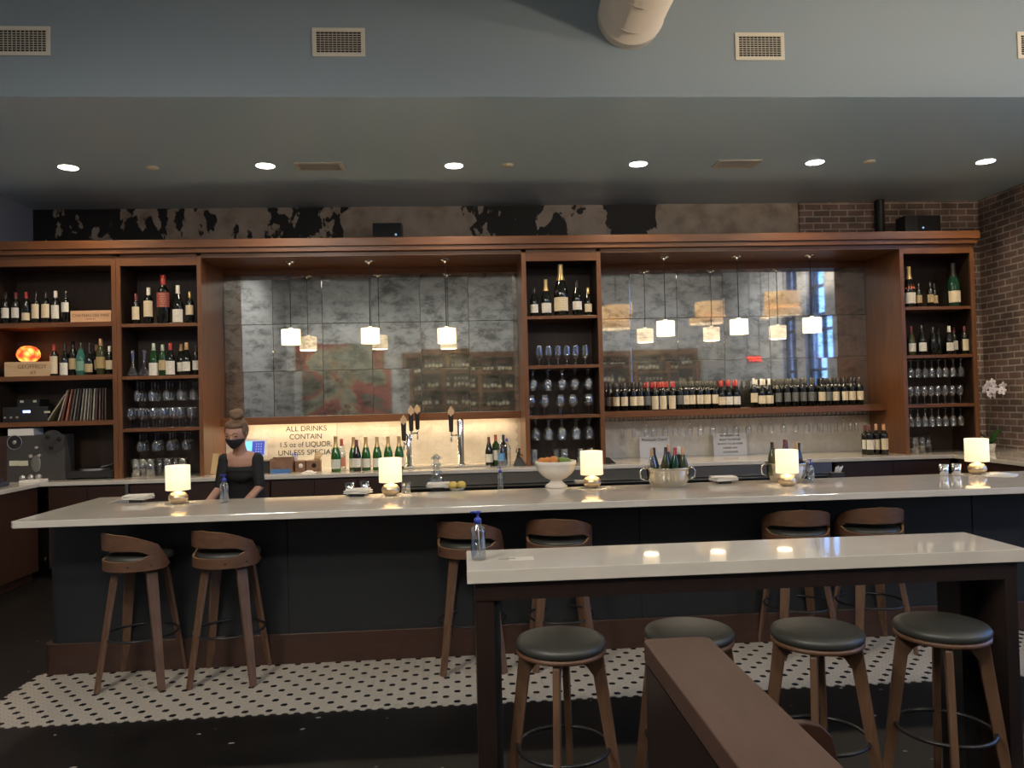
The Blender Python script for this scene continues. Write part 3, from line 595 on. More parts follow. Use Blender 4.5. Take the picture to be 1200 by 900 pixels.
# decanters
dec = [(0, 0), (.05, 0), (.062, .012), (.06, .03), (.03, .085), (.016, .12), (.015, .2), (.02, .25)]
for i, px in enumerate((156, 169.5)):
    o = MB().lathe(dec, n=20).build('glass_decanter', GLASS, None, (bx(px, YS, ZB[1]), YS, ZB[1])); o.scale = (1.05, 1.05, 1.1)
    tag(o, 'wide based clear glass decanter, %s of two beside green bottles' % ('left' if i == 0 else 'right'), 'decanter', 'decanters in the narrow left cabinet')

# ------------------------------------------------------------------ shelf of wine in front of the right mirror
sh = empty('floating_shelf', (3.2, 8.75, 1.458), 'cherry wood bottle shelf along the foot of the right mirror', 'shelf')
MB().box(1.526-3.2, 4.872-3.2, 8.56-8.75, 8.94-8.75, 0, .07).build('shelf_board', WOODH, sh, bevel=.003)
mb = MB(); q = 1.60
while q < 4.8:
    for dx in (0, .06):
        mb.box(q+dx-.002, q+dx+.002, 8.58-8.75+0, 8.92-8.75, -.045, -.041)
        mb.box(q+dx-.002, q+dx+.002, 8.58-8.75, 8.584-8.75, -.043, 0); mb.box(q+dx-.002, q+dx+.002, 8.9-8.75, 8.904-8.75, -.043, 0)
    mb.box(q-.002, q+.062, 8.92-8.75, 8.924-8.75, -.045, -.041)
    mb.v = mb.v; q += .107
mb.v = [(a-3.2, b_, c) for a, b_, c in mb.v]; mb.build('glass_rack', BLACKP, sh)
Z7 = 1.528
grp = 'wine bottles on the shelf before the right mirror'
front = [(722.4, bo, 'dark', 'cream', 'dark'), (732, bo, 'dark', 'cream', 'dark'), (742.7, bo, 'dark', 'cream', 'dark'), (750.5, bo, 'dark', 'cream', 'dark'), (759, bo, 'dark', 'grey', 'red'),
 (768, bo, 'dark', 'cream', 'red', 1.08, dict(lz=(.01, .15))), (777.3, bo, 'dark', 'cream', 'red', 1.08, dict(lz=(.01, .15))), (788, bo, 'dark', 'cream', 'red', 1.08, dict(lz=(.01, .15))),
 (798, bo, 'dark', 'grey', 'olive'), (804, bo, 'dark', 'cream', 'olive'), (811.5, bo, 'dark', 'cream', 'olive'), (820.7, bo, 'dark', 'cream', 'olive'), (829.2, bo, 'dark', 'cream', 'olive'), (838, bo, 'dark', 'cream', 'olive'),
 (846, bu, 'dark', 'cream', 'red'), (854.5, bu, 'dark', 'white', 'red'), (863.5, bu, 'dark', 'white', 'red')]
front2 = [(884, bo, 'dark', 'cream', 'white', 1.12), (893, bu, 'dark', 'cream', 'white', 1.1), (902, bu, 'dark', 'cream', 'white', 1.1), (912, bo, 'dark', 'grey', 'olive'), (922.5, bo, 'dark', 'grey', 'olive', 1.1), (932, bo, 'dark', 'grey', 'olive', 1.1), (941.5, bo, 'dark', 'grey', 'olive', 1.1),
 (951, bo, 'dark', 'grey', 'olive', 1.1), (963.3, bo, 'dark', 'cream', 'dark'), (971, bo, 'dark', 'grey', 'dark'), (979.5, bo, 'dark', 'cream', 'dark'), (990, bo, 'dark', 'cream', 'dark'), (998.7, bo, 'dark', 'cream', 'dark'), (1008, bo, 'dark', 'cream', 'dark')]
row(front, 8.62, Z7, 'in front row left of gap', grp)
row(front2, 8.62, Z7, 'in front row right of gap', grp)
n7 = 0
for rowi, (dy, off) in enumerate(((.085, 3), (.17, -1))):
    back = [(p[0]+off, p[4]) for p in front] + [(716, 'dark')]
    back = [(712+off+i*8.9, 'dark') for i in range(5)]+[(757+off/2+i*7.9, 'red') for i in range(5)]+[(799+off/2+i*8.6, 'olive') for i in range(5)]+[(845+off/2+i*7.9, 'red') for i in range(3)]
    back2 = [(887+i*9.3, 'white') for i in range(2)]+[(907+i*9.1+off/2, 'olive') for i in range(6)]+[(965+i*9+off/2, 'dark') for i in range(5)]
    for part, lst, wh in ((0, back, 'left'), (1, back2, 'right')):
        for i, (px, cp_) in enumerate(lst):
            b0 = bottle(bo, 'dark', 'grey', cp_, (bx(px, 8.62+dy, Z7) , 8.62+dy, Z7), 'dark bottle with %s capsule in the %s row %s of the shelf gap' % (cp_, ['second', 'back'][rowi], wh), grp+', %s row %s, %s capsules' % (['second', 'back'][rowi], wh, cp_), 1.08)
# hanging glasses under that shelf
hp = [729, 742, 757, 766, 779, 791, 800, 808, 820.7, 834.7, 849, 862, 876.7, 890, 903, 917.5, 932, 945, 955, 962, 971, 979, 988, 996, 1003]
for i, px in enumerate(hp):
    kd = 'flute' if (i < 2 or px > 958) else 'wine'
    glass(kd, (bx(px, 8.7, 1.45), 8.7, Z7-.07-.04+.001), 'clear %s hanging upside down under the bottle shelf' % ('flute' if kd == 'flute' else 'wine glass'), 'clear %s hanging under the bottle shelf' % ('flutes' if kd == 'flute' else 'wine glasses'), False, .92)

# ------------------------------------------------------------------ back counter
o = MB().box(XL, XR, YC, YM, ZC-.04, ZC).build('back_counter', QUARTZ, bevel=.004); tag(o, 'long white quartz counter along the back wall', 'counter')
o = MB().box(XL, -4.25, 5.6, YC-.001, ZC-.04, ZC).build('back_counter', QUARTZ, bevel=.004); tag(o, 'white quartz return counter along the left wall', 'counter')
o = MB().box(5.30, XR, 6.32, YC-.001, ZC-.04, ZC).build('back_counter', QUARTZ, bevel=.004); tag(o, 'white quartz return counter along the brick side wall', 'counter')
def base_unit(x0, x1, doors, label, y=YC+.04):
    root = empty('base_cabinet', ((x0+x1)/2, y, 0), label, 'cabinet'); c = (x0+x1)/2
    MB().box(x0-c, x1-c, .02, .80, .1, ZC-.04).box(x0-c, x1-c, .07, .8, 0, .1).build('carcass', WOODK, root)
    w = (x1-x0)/doors
    for i in range(doors):
        d = MB().box(x0-c+w*i+.003, x0-c+w*(i+1)-.003, 0, .02, .11, ZC-.06).build('door', WOODK, root, bevel=.002)
        MB().box(x0-c+w*(i+1)-.05, x0-c+w*(i+1)-.04, -.03, 0, .6, .75).build('handle', BLACKP, d)
base_unit(-4.2, -3.44, 2, 'dark wood base cabinet under the far left shelving')
base_unit(-3.40, -2.0, 3, 'dark wood base cabinet behind the woman')
base_unit(-1.99, -.66, 3, 'dark wood base cabinet under the champagne bottles')
base_unit(4.0, 5.28, 2, 'dark wood base cabinet under the right shelf cabinet')
o = MB().box(-3.435, -3.405, YC+.02, YC+.05, .05, ZC-.04).build('counter_end_trim', STEEL); tag(o, 'slim steel upright between the two left base cabinets', 'trim')
def fridge(x0, x1, label, dark=False):
    c = (x0+x1)/2; root = empty('back_bar_fridge', (c, YC+.03, 0), label, 'fridge')
    MB().box(x0-c, x1-c, .03, .8, .03, ZC-.042).box(x0-c+.02, x1-c-.02, .06, .78, 0, .03).build('cabinet_body', DARKP, root)
    MB().box(x0-c, x1-c, .0, .03, ZC-.16, ZC-.045).build('steel_fascia', STEEL, root, bevel=.003)
    MB().box(x0-c, x1-c, -.06, .03, ZC-.185, ZC-.175).build('steel_ledge', STEEL, root)
    w = (x1-x0)/2
    for i in range(2):
        d = MB().box(x0-c+w*i+.004, x0-c+w*(i+1)-.004, .005, .03, .1, ZC-.2).build('door', DARKP, root, bevel=.003)
        MB().box(x0-c+w*i+.04, x0-c+w*i+.055, -.03, .005, .35, .7).build('handle', STEEL, d)
fridge(-.65, 2.05, 'stainless topped back bar fridge below the beer taps')
fridge(2.15, 3.95, 'stainless topped back bar fridge below the bottle shelf')
o = MB().box(XL+.01, -4.27, 5.62, YC-.02, .1, ZC-.04).box(XL+.01, -4.33, 5.65, YC-.02, 0, .1).build('return_cabinet', WOODK); tag(o, 'dark wood cabinet along the left wall', 'cabinet')
for yy in (6.3, 7.1): MB().box(-4.271, -4.266, yy, yy+.006, .1, ZC-.04).build('door_seam', SEAM, o)
o = MB().box(5.33, XR-.01, 6.35, YC-.02, .1, ZC-.04).box(5.4, XR-.01, 6.37, YC-.02, 0, .1).build('return_cabinet', WOODK); tag(o, 'dark wood cabinet along the brick side wall', 'cabinet')

# ------------------------------------------------------------------ the bar
ZT = 1.05
def rrect(x0, x1, y0, y1, r, seg=5, corners=(1, 1, 1, 1)):
    P_ = []
    for k, (cx, cy, a0) in enumerate(((x1, y1, 0), (x0, y1, 90), (x0, y0, 180), (x1, y0, 270))):
        sx_, sy_ = (1 if cx == x1 else -1), (1 if cy == y1 else -1)
        if corners[k]:
            for i in range(seg+1):
                a = R(a0+90*i/seg); P_.append((cx-sx_*r+r*math.cos(a), cy-sy_*r+r*math.sin(a)))
        else: P_.append((cx, cy))
    return P_
bar = empty('bar_counter', (1, 5.3, 0), 'long dark panelled bar with white quartz top', 'bar')
def rel(mb_, o_): mb_.v = [(a-o_[0], b_-o_[1], c-o_[2]) for a, b_, c in mb_.v]; return mb_
BO = (1, 5.3, 0)
top = MB().prism([(-2.68, 4.735), (-2.66, 4.715), (5.6, 4.735), (5.6, 5.66), (-2.68, 5.47)], ZT-.042, ZT, axis='z')
top.prism(rrect(-2.68, -2.46, 5.45, 5.85, .012), ZT-.042, ZT, axis='z')
rel(top, BO).build('bar_top', QUARTZ, bar, bevel=.004)
rel(MB().prism(rrect(-2.69, 5.5, 5.15, 5.48, .06, 6, (0, 0, 1, 0)), .2, ZT-.042, axis='z'), BO).build('front_panel', NAVY, bar)
rel(MB().prism(rrect(-2.72, 5.5, 5.135, 5.48, .05, 6, (0, 0, 1, 0)), 0, .2, axis='z'), BO).build('kick_board', WOODK, bar, bevel=.004)
for px in (337, 553, 750, 945, 1140):
    x = bx(px, 5.15, .7); rel(MB().box(x-.004, x+.004, 5.147, 5.152, .2, ZT-.042), BO).build('panel_seam', SEAM, bar)
o = MB().box(-2.4, 5.3, 5.482, 6.0, .80, .84).box(-2.4, 5.3, 5.49, 5.9, .2, .8).box(-2.3, 5.2, 5.5, 5.85, 0, .2).build('under_bar_worktop', STEEL); tag(o, 'stainless worktop behind the bar, below its top', 'counter')

# bar stools
def stool_legs(root, rt, rb, zt_, wood_, w=.055, t=.02, bend=True, rot=PI/4, taper=.75):
    for k in range(4):
        a = rot+k*PI/2; d = Vector((math.cos(a), math.sin(a), 0)); side = Vector((-math.sin(a), math.cos(a), 0))
        if bend:
            pts = [d*.03+Vector((0, 0, zt_)), d*(rt-.05)+Vector((0, 0, zt_)), d*(rt-.02)+Vector((0, 0, zt_-.006)), d*(rt+.004)+Vector((0, 0, zt_-.03)), d*(rt+.012)+Vector((0, 0, zt_-.07))]
            K = 5; p0 = pts[-1]
            for i in range(1, K+1): pts.append(p0.lerp(d*rb, i/K))
            rad = [1]*5+[1-(1-taper)*i/K for i in range(1, K+1)]
        else:
            pts = [d*rt+Vector((0, 0, zt_)), d*(rt+(rb-rt)*.5)+Vector((0, 0, zt_*.5)), d*rb]; rad = [1.25, .95, taper]
        MB().tube(pts, rad, flat=(w, t, side)).build('leg', wood_, root, bevel=.002)
def back_stool(loc, label, seatrot):
    root = empty('bar_stool', loc, label, 'stool', 'bentwood bar stools along the bar')
    stool_legs(root, .15, .268, .715, WOODL, .066, .02, taper=.62)
    MB().torus((0, 0, .30), .212, .008, 32, 6).build('foot_ring', BLACKP, root)
    MB().cyl((0, 0, 0), .06, .725, .76, 16).build('swivel', BLACKP, root)
    seat = MB().lathe([(0, .757), (.17, .757), (.19, .762), (.195, .775), (.19, .792), (.165, .803), (0, .81)], n=32).build('seat', LEATH, root); seat.rotation_euler = (0, 0, seatrot)
    # bent plywood backrest: upper band and lower band joined by rounded ends, slot between
    A = R(112); nA = 36; rows_ = [0, .30, .5, .72, 1]
    def ztop(t): return .945-.035*t-.15*max(0, t-.3)**1.5-.09*max(0, t-.78)/.22
    mb_ = MB(); vs = []; idx = {}
    zl = [(.715, 0), (.775, 1), (.845, 2)]
    def pt(i, z):
        t = abs(i-nA/2)/(nA/2); a = -PI/2+(i/nA*2-1)*A; r_ = .205+.006*max(0, (z-.76))/.2
        return Vector((r_*math.cos(a), r_*math.sin(a), z))
    zs_ = []
    for i in range(nA+1):
        t = abs(i-nA/2)/(nA/2); zt2 = ztop(t); c = max(0, (t-.86)/.14); 
        lo = .715+.03*c*c; hi = zt2
        s0 = .775; s1 = min(.84, hi-.03); 
        k = max(0, 1-((t)/.62)**6) if t < .62 else 0
        mid = (s0+s1)/2; s0b = mid-(mid-s0)*k**.5; s1b = mid+(s1-mid)*k**.5
        zs_.append((lo, s0b, s1b, hi, k > 0))
        for z in (lo, s0b, s1b, hi): vs.append(pt(i, z))
    fs = []
    for i in range(nA):
        a = i*4; b_ = (i+1)*4
        fs.append((a, b_, b_+1, a+1)); fs.append((a+2, b_+2, b_+3, a+3))
        if not (zs_[i][4] or zs_[i+1][4]): fs.append((a+1, b_+1, b_+2, a+2))
    mb_.add(vs, fs, 0, True); me = mb_.mesh('backrest', [WOODLH, WOODE]); bm = bmesh.new(); bm.from_mesh(me); bmesh.ops.remove_doubles(bm, verts=bm.verts, dist=.0008); bm.to_mesh(me); bm.free()
    bk = link('backrest', me, root, rz=seatrot); s = bk.modifiers.new('solid', 'SOLIDIFY'); s.thickness = .014; s.offset = 0; s.material_offset_rim = 1; es_ = bk.modifiers.new('split', 'EDGE_SPLIT'); es_.split_angle = R(35)
    for a in (-2.3, -.85, -2.9, -.25):
        MB().cyl((0, 0, 0), .006, 0, .004, 8, M=Matrix.Rotation(a, 3, 'Z') @ Matrix.Rotation(PI/2, 3, 'Y')).build('screw', BLACKP, bk, loc=(.211*math.cos(a), .211*math.sin(a), .745))
    return root
back_stool((-2.03, 4.955, .004), 'wooden bar stool with curved slotted back, leftmost at the bar', R(-38))
back_stool((-1.49, 4.95, .004), 'wooden bar stool with curved slotted back, second from left at the bar', R(-30))
back_stool((.03, 4.96, .004), 'wooden bar stool with curved back, partly behind the sanitizer bottle and table corner', R(-25))
back_stool((.60, 4.955, .004), 'wooden bar stool with curved back, seen above the round backless stool', R(-16))
back_stool((2.17, 4.96, .004), 'wooden bar stool with curved back, second from right at the bar', R(-10))
back_stool((2.665, 4.955, .004), 'wooden bar stool with curved back, rightmost at the bar', R(-6))

# high table in front
tb = empty('high_table', (1.12, 3.13, 0), 'narrow high table with white quartz top and dark wood slab ends', 'table')
TO = (1.12, 3.13, 0)
rel(MB().box(0, 2.235, 2.935, 3.33, ZT-.05, ZT), TO).build('tabletop', QUARTZ2, tb, bevel=.002)
rel(MB().box(.03, 2.20, 2.955, 3.31, ZT-.12, ZT-.056), TO).build('apron', WOODT, tb)
rel(MB().box(.03, .10, 2.96, 3.30, 0, ZT-.12), TO).build('end_panel', WOODT, tb)
rel(MB().box(.10, .125, 2.98, 3.29, 0, ZT-.12), TO).build('inner_panel', NAVY, tb)
rel(MB().box(2.15, 2.20, 2.96, 3.30, 0, ZT-.12), TO).build('end_panel', WOODT, tb)
rel(MB().box(2.08, 2.15, 3.14, 3.30, 0, ZT-.12), TO).build('inner_panel', BLACKP, tb)

def round_stool(px, py, label, y=None, rot=PI/4, k=1.0):
    p = onz(px, py, .75)
    root = empty('round_stool', (p.x, p.y, 0), label, 'stool', 'backless round stools at the high table')
    MB().lathe([(0, .722), (.168, .722), (.176, .73), (.178, .745), (.170, .757), (.14, .766), (0, .769)], n=36).build('seat_cushion', LEATH, root)
    MB().lathe([(0, .705), (.172, .705), (.176, .708), (.176, .722), (0, .722)], n=36).build('seat_board', WOODLH, root)
    for kk in range(4):
        a = rot+kk*PI/2; d = Vector((math.cos(a), math.sin(a), 0)); side = Vector((-math.sin(a), math.cos(a), 0))
        o = Vector((0, 0, 1)); mb_ = MB()
        # tapered plywood blade leg with a knee that runs under the seat
        prof = [(.03, .705), (.158, .705), (.166, .69), (.252, 0), (.218, 0), (.125, .62), (.10, .655), (.05, .672), (.03, .674)]
        vs = [d*a_+o*z+side*.013 for a_, z in prof]+[d*a_+o*z-side*.013 for a_, z in prof]; n_ = len(prof)
        mb_.add(vs, [tuple(range(n_)), tuple(range(2*n_-1, n_-1, -1))]+[(i, i+n_, (i+1) % n_+n_, (i+1) % n_) for i in range(n_)])
        mb_.build('leg', WOODL, root, bevel=.003)
    MB().torus((0, 0, .34), .178, .008, 36, 6).build('foot_ring', BLACKP, root)
    return root
round_stool(657, 750, 'round backless stool with black seat, leftmost of the four', rot=R(76))
round_stool(807, 739, 'round backless stool mostly hidden by the end of the ledge', rot=R(70))
round_stool(957, 739, 'round backless stool just right of the brown ledge', rot=R(60))
round_stool(1103, 732, 'round backless stool, rightmost, before the dark table end', rot=R(66))

# booth ledge
bt = empty('booth_divider', (.68, 1.4, 0), 'chocolate brown wooden booth divider running towards the viewer', 'booth')
BD = (.68, 1.4, 0)
rel(MB().prism(rrect(.57, .79, .2, 2.51, .03, 5, (1, 1, 0, 0)), .835, .9, axis='z'), BD).build('cap', WOODB, bt, bevel=.004)
rel(MB().box(.575, .785, .2, 2.495, 0, .825), BD).build('back_board', WOODT, bt)
rel(MB().box(.585, .775, .2, 2.48, .824, .836), BD).build('shadow_gap', SEAM, bt)
arm = rel(MB().prism([(.786, 0), (.965, 0), (.965, .74), (.955, .785), (.925, .815), (.885, .825), (.786, .825)], 1.99, 2.02), BD).build('bench_arm', WOODK, bt, bevel=.004)

# ------------------------------------------------------------------ ceiling fittings
for i, px in enumerate((80, 311, 532, 748, 955, 1155)):
    py = (196, 194, 194, 192, 190, 189)[i]; p = onz(px, py, ZCEIL)
    root = empty('recessed_downlight', (p.x, p.y, ZCEIL), 'round white recessed downlight over the bar, %s' % order(i, 6), 'ceiling light', 'recessed downlights over the bar')
    MB().lathe([(.085, -.004), (.1, -.004), (.1, 0), (.085, 0)], n=24).build('trim_ring', CREAMP, root)
    MB().cyl((0, 0, 0), .086, -.006, -.002, 24).build('lens', DL, root)
    light('SPOT', 'downlight_beam', (p.x, p.y, ZCEIL-.02), 58, (1, .80, .56), spot_size=R(160), spot_blend=.9, shadow_soft_size=.08)
for i, (px, py) in enumerate(((179, 196), (595, 193), (1019, 189))):
    p = onz(px, py, ZCEIL); o = MB().cyl((0, 0, 0), .055, -.01, 0, 20).build('sprinkler_cover', P('cream_cover_%d' % i, (.9, .82, .6), .5), None, tuple(p)); tag(o, 'small round cream cover plate in the dropped ceiling, %s' % ['left one', 'middle one', 'right one'][i], 'sprinkler cover', 'round ceiling cover plates')
def grille(w, h, name='frame'):
    fr = MB(); t = .03
    fr.box(-w/2, w/2, -.012, 0, -h/2, -h/2+t).box(-w/2, w/2, -.012, 0, h/2-t, h/2).box(-w/2, -w/2+t, -.012, 0, -h/2+t, h/2-t).box(w/2-t, w/2, -.012, 0, -h/2+t, h/2-t)
    bk = MB().box(-w/2+t, w/2-t, -.003, 0, -h/2+t, h/2-t)
    gr = MB(); n = 9
    for i in range(1, n): z = -h/2+t+(h-2*t)*i/n; gr.box(-w/2+t, w/2-t, -.010, -.003, z-.002, z+.002)
    k = int((w-2*t)/.03)
    for i in range(1, k): x = -w/2+t+(w-2*t)*i/k; gr.box(x-.0015, x+.0015, -.008, -.003, -h/2+t, h/2-t)
    return fr, bk, gr
for i, (px, py) in enumerate(((27, 48.5), (397, 50), (890, 55), (1219, 53.5))):
    p = ony(px, py, YB); root = empty('air_vent', (p.x, YB, p.z), 'cream framed air vent on the bulkhead, %s' % order(i, 4), 'vent', 'air vents on the bulkhead')
    fr, bk, gr = grille(.39, .215); fr.build('frame', CREAMP, root, bevel=.002); bk.build('backing', SEAM, root); gr.build('louvre', CREAMP, root)
for i, (px, py) in enumerate(((375, 194.5), (863, 191.5))):
    p = onz(px, py, ZCEIL); root = empty('air_vent', (p.x, p.y, ZCEIL), 'flat cream air vent set in the dropped ceiling, %s' % ['left one', 'right one'][i], 'vent', 'air vents in the dropped ceiling')
    fr, bk, gr = grille(.44, .24)
    for m_, nm, mt in ((fr, 'frame', CREAMP), (bk, 'backing', SEAM), (gr, 'louvre', CREAMP)):
        m_.v = [(a, c, b_) for a, b_, c in m_.v]; m_.build(nm, mt, root)
# round duct running from the bulkhead towards the room
a = ony(735, 22, YB)
dx, dz = 1.345, 4.60
du = empty('air_duct', (dx, YB, dz), 'off white round air duct coming out of the bulkhead', 'duct')
Mx = Matrix.Rotation(PI/2, 3, 'X')
MB().lathe([(.245, 0), (.245, .07), (.25, .075), (.252, .1), (.238, .105), (.238, 4.5)], n=40, M=Mx).build('duct_pipe', DUCTM, du)
mb = MB()
for k in range(12): mb.torus((0, -.25-k*.35, 0), .2385, .003, 40, 5, M=Mx)
mb.build('duct_seam', DUCTM, du)

# speakers, pipe
for i, (x0, x1, y0, y1, s_) in enumerate(((437, 470.5, 283, 261, 0), (1061, 1102, 272, 252, 1))):
    a = ony(x0, y0, 8.6); c = ony(x1, y1, 8.6); root = empty('wall_speaker', ((a.x+c.x)/2, 8.6, 3.437), 'black box speaker on the crown %s' % ('above the left mirror' if i == 0 else 'before the brick wall'), 'speaker')
    w = (c.x-a.x)/2; h = c.z-3.437
    MB().box(-w, w, 0, .2, 0, h).build('speaker_box', DARKP, root, bevel=.006)
    MB().box(-w+.012 if i == 0 else -w*.25, w-.012, -.008, 0, .012, h-.012).build('speaker_grille', BLACKP, root)
    MB().cyl((0, 0, 0), .012, 0, .004, 12, M=Mx).build('badge', LEDW, root, loc=(w*.6 if i == 0 else -w*.02, -.009, h*.48))
a = ony(1026.5, 262, 8.95); c = ony(1036.5, 262, 8.95)
o = MB().cyl((0, 0, 0), (c.x-a.x)/2, 3.437, ZCEIL, 16).torus((0, 0, 3.5), (c.x-a.x)/2, .008, 16, 5).build('drain_pipe', DARKP, None, ((a.x+c.x)/2, 8.95, 0)); tag(o, 'black vertical pipe against the brick above the crown', 'pipe')

# pendants
pend0 = None
for i, (px, py) in enumerate(((341, 395), (434, 393.5), (523.5, 393.5), (780, 385), (866, 383), (951.5, 381))):
    p = ony(px, py, 8.47); z0 = 3.255-p.z
    lb = 'small white drum pendant lamp, %s, before the %s mirror' % (('left one', 'middle one', 'right one')[i % 3], 'left' if i < 3 else 'right')
    root = empty('pendant_lamp', (p.x, 8.47, p.z), lb, 'pendant lamp', 'pendant lamps before the mirrors')
    MB().lathe([(0, z0), (.062, z0), (.062, z0-.012), (.02, z0-.03), (.008, z0-.05), (0, z0-.05)], n=20).build('canopy', CHROME, root)
    MB().cyl((0, 0, 0), .005, .075, z0-.04, 8).build('rod', BLACKP, root)
    MB().lathe([(.02, .10), (.02, .075), (.098, .082), (.101, .08), (.101, -.085), (.097, -.085), (.097, .078), (.02, .07)], n=32).build('shade', SH_P, root)
    MB().ball((0, 0, .0), .028, 10, 8).build('bulb', BULB, root)
    MB().cyl((0, 0, 0), .0965, -.08, -.076, 28).build('diffuser', DIFF, root)
    l = light('AREA', 'pendant_light', (p.x, 8.47, p.z-.083), 1.7, (1, .78, .48), shape='DISK', size=.18)
    light('POINT', 'pendant_uplight', (p.x, 8.47, p.z+.03), 2.5, (1, .78, .48), shadow_soft_size=.03)

# ------------------------------------------------------------------ table lamps on the bar
for i, (px, py) in enumerate(((209, 590), (458, 580.5), (694, 571.5), (923, 562.5), (1145.5, 555.5))):
    p = onz(px, py, ZT); p = onz(px, py+1-1, ZT); p = onz(px, py, ZT) if i != 3 else Vector((bx(px, 5.2, ZT), 5.2, ZT))
    s = p.y*26.5/900/.15
    wh = ('leftmost, near the woman', 'second from left, beside metal cups', 'beside the fruit bowl', 'before the right ice bucket', 'rightmost, near the orchid')[i]
    root = empty('table_lamp', (p.x, p.y, ZT), 'small glowing table lamp with gold base on the bar, '+wh, 'table lamp', 'table lamps on the bar')
    root.scale = (s, s, s)
    MB().lathe([(0, 0), (.034, 0), (.05, .012), (.06, .032), (.058, .05), (.045, .068), (.02, .078), (.01, .082), (.009, .1), (0, .1)], n=28).build('lamp_base', BRASS, root)
    MB().lathe([(.0735, .088), (.075, .088), (.0745, .245), (.073, .245), (.0725, .09)], n=36).build('lamp_shade', SH_T, root)
    MB().ball((0, 0, .16), .022, 10, 8).build('bulb', BULB, root)
    light('POINT', 'table_lamp_light', (p.x, p.y, ZT+.165*s), 4.5, (1, .74, .42), shadow_soft_size=.025)

# ------------------------------------------------------------------ things on the bar
def sanitizer(px, py, s, label, surf=ZT, fill=.5):
    p = onz(px, py, surf)
    root = empty('sanitizer_bottle', tuple(p), label, 'bottle', 'clear pump sanitizer bottles'); root.scale = (s, s, s)
    MB().lathe([(0, 0), (.026, 0), (.03, .006), (.03, .115), (.026, .132), (.013, .142), (.012, .155), (0, .155)], n=20).build('bottle_body', GLASSB, root)
    MB().lathe([(0, .004), (.0275, .004), (.0275, .11*fill*1.6), (0, .11*fill*1.6)], n=20).build('gel', GEL, root)
    pm = MB().lathe([(0, .150), (.015, .150), (.015, .168), (.008, .172), (.005, .175), (.005, .19), (.013, .192), (.013, .199), (0, .2)], n=16).box(-.03, .004, -.006, .006, .192, .199).build('pump', BLUEP, root)
    MB().tube([(0, 0, .15), (.006, 0, .02)], .0025, 6).build('dip_tube', WHITEP, pm)
    return root
sanitizer(263, 589, .95, 'clear hand sanitizer bottle with blue pump before the woman')
sanitizer(586.5, 573, .80, 'clear hand sanitizer bottle with blue pump at middle of the bar')
sanitizer(950.5, 565, .82, 'clear hand sanitizer bottle with blue pump beside the right ice bucket')
p = onz(560.5, 657, ZT)
sanitizer(561, 656, .99, 'clear hand sanitizer bottle with blue pump on the high table corner', fill=.48)

def napkins(px, py, label, w=.2, cups=0):
    p = onz(px, py, ZT); root = empty('napkin_tray', tuple(p), label, 'tray', 'napkin trays on the bar')
    MB().box(-.045, .045, -.045, .045, 0, .02).build('tray_base', DARKP, root, bevel=.003)
    mb_ = MB(); rnd = random.Random(px)
    for k in range(6):
        M_ = Matrix.Rotation(rnd.uniform(-.3, .3), 3, 'Z'); z = .02+k*.005
        mb_.box(-w/2, w/2, -.06, .06, z, z+.004, M=M_)
    mb_.build('napkin_stack', PAPER, root)
napkins(162, 588, 'tray of white napkins beside the leftmost lamp', .17)
napkins(420, 581, 'tray of white napkins beside the metal cups', .17)
napkins(848, 566, 'tray of white folded napkins between the ice buckets', .17)
napkins(514, 573.5, 'white napkin tray below the tall glass stack', .16)
o = MB().cyl((0, 0, 0), .12, 0, .008, 28).cyl((0, 0, 0), .07, .008, .014, 20).build('serving_plate', PORC, None, tuple(onz(1171, 556, ZT))); tag(o, 'flat dark rimmed plate behind the rightmost lamp', 'plate')
def cup(px, py, label, s=1):
    p = onz(px, py, ZT); o = MB().lathe([(0, .002), (.025, 0), (.027, .002), (.034, .085), (.033, .085), (.026, .006), (0, .006)], n=20).build('metal_cup', CHROME, None, tuple(p)); o.scale = (s, s, s); tag(o, label, 'cup', 'metal cups on the bar')
cup(410, 580, 'polished metal cup left of the second lamp, left of the pair', 1)
cup(427.5, 578, 'polished metal cup left of the second lamp, right of the pair', 1)
cup(1106.5, 557.5, 'polished metal cup left of the rightmost lamp, left of the pair', 1)
cup(1121, 557, 'polished metal cup left of the rightmost lamp, right of the pair', 1)
glass('rocks', tuple(onz(476, 578, ZT)), 'short clear cut tumbler right of the second lamp', None, True, .9)
# tall stacked glass centrepiece
p = onz(512, 572, ZT); root = empty('glass_tower', (p.x, p.y, ZT+.034), 'tall knobbly clear glass carafe on a white napkin tray', 'carafe')
mb = MB().lathe([(0, 0), (.04, 0), (.055, .02), (.05, .045), (.03, .06), (.022, .075), (.024, .1), (.02, .12), (.024, .15), (.02, .17), (.024, .2), (.012, .215), (0, .22)], n=20); mb.build('carafe_body', GLASSB, root)
mb = MB()
for z in (.085, .14, .19):
    for k in range(4): a = k*PI/2+.4; MB().ball((.03*math.cos(a), .03*math.sin(a), z), .012, 8, 6).build('glass_knob', GLASSB, root)
# lemons behind
for i, (px, py) in enumerate(((532, 577), (543, 577), (1050-500, 577))):
    pass
bw = empty('garnish_dish', tuple(onz(536, 574, ZT)), 'shallow clear dish of lemons at the back edge of the bar', 'dish')
MB().lathe([(0, .002), (.05, 0), (.075, .02), (.073, .02), (.048, .004), (0, .004)], n=20).build('dish', GLASSB, bw)
c0 = onz(536, 574, ZT)
for k, (dx_, dy_) in enumerate(((-.03, 0), (.03, .005))):
    o = MB().ball((0, 0, 0), .028, 12, 8, sc=(1.25, 1, 1)).build('lemon', LEMON, None, (c0.x+dx_, c0.y+dy_, ZT+.034)); tag(o, 'yellow lemon in the shallow dish, %s one' % ('left', 'right')[k], 'lemon', 'lemons in the dish')
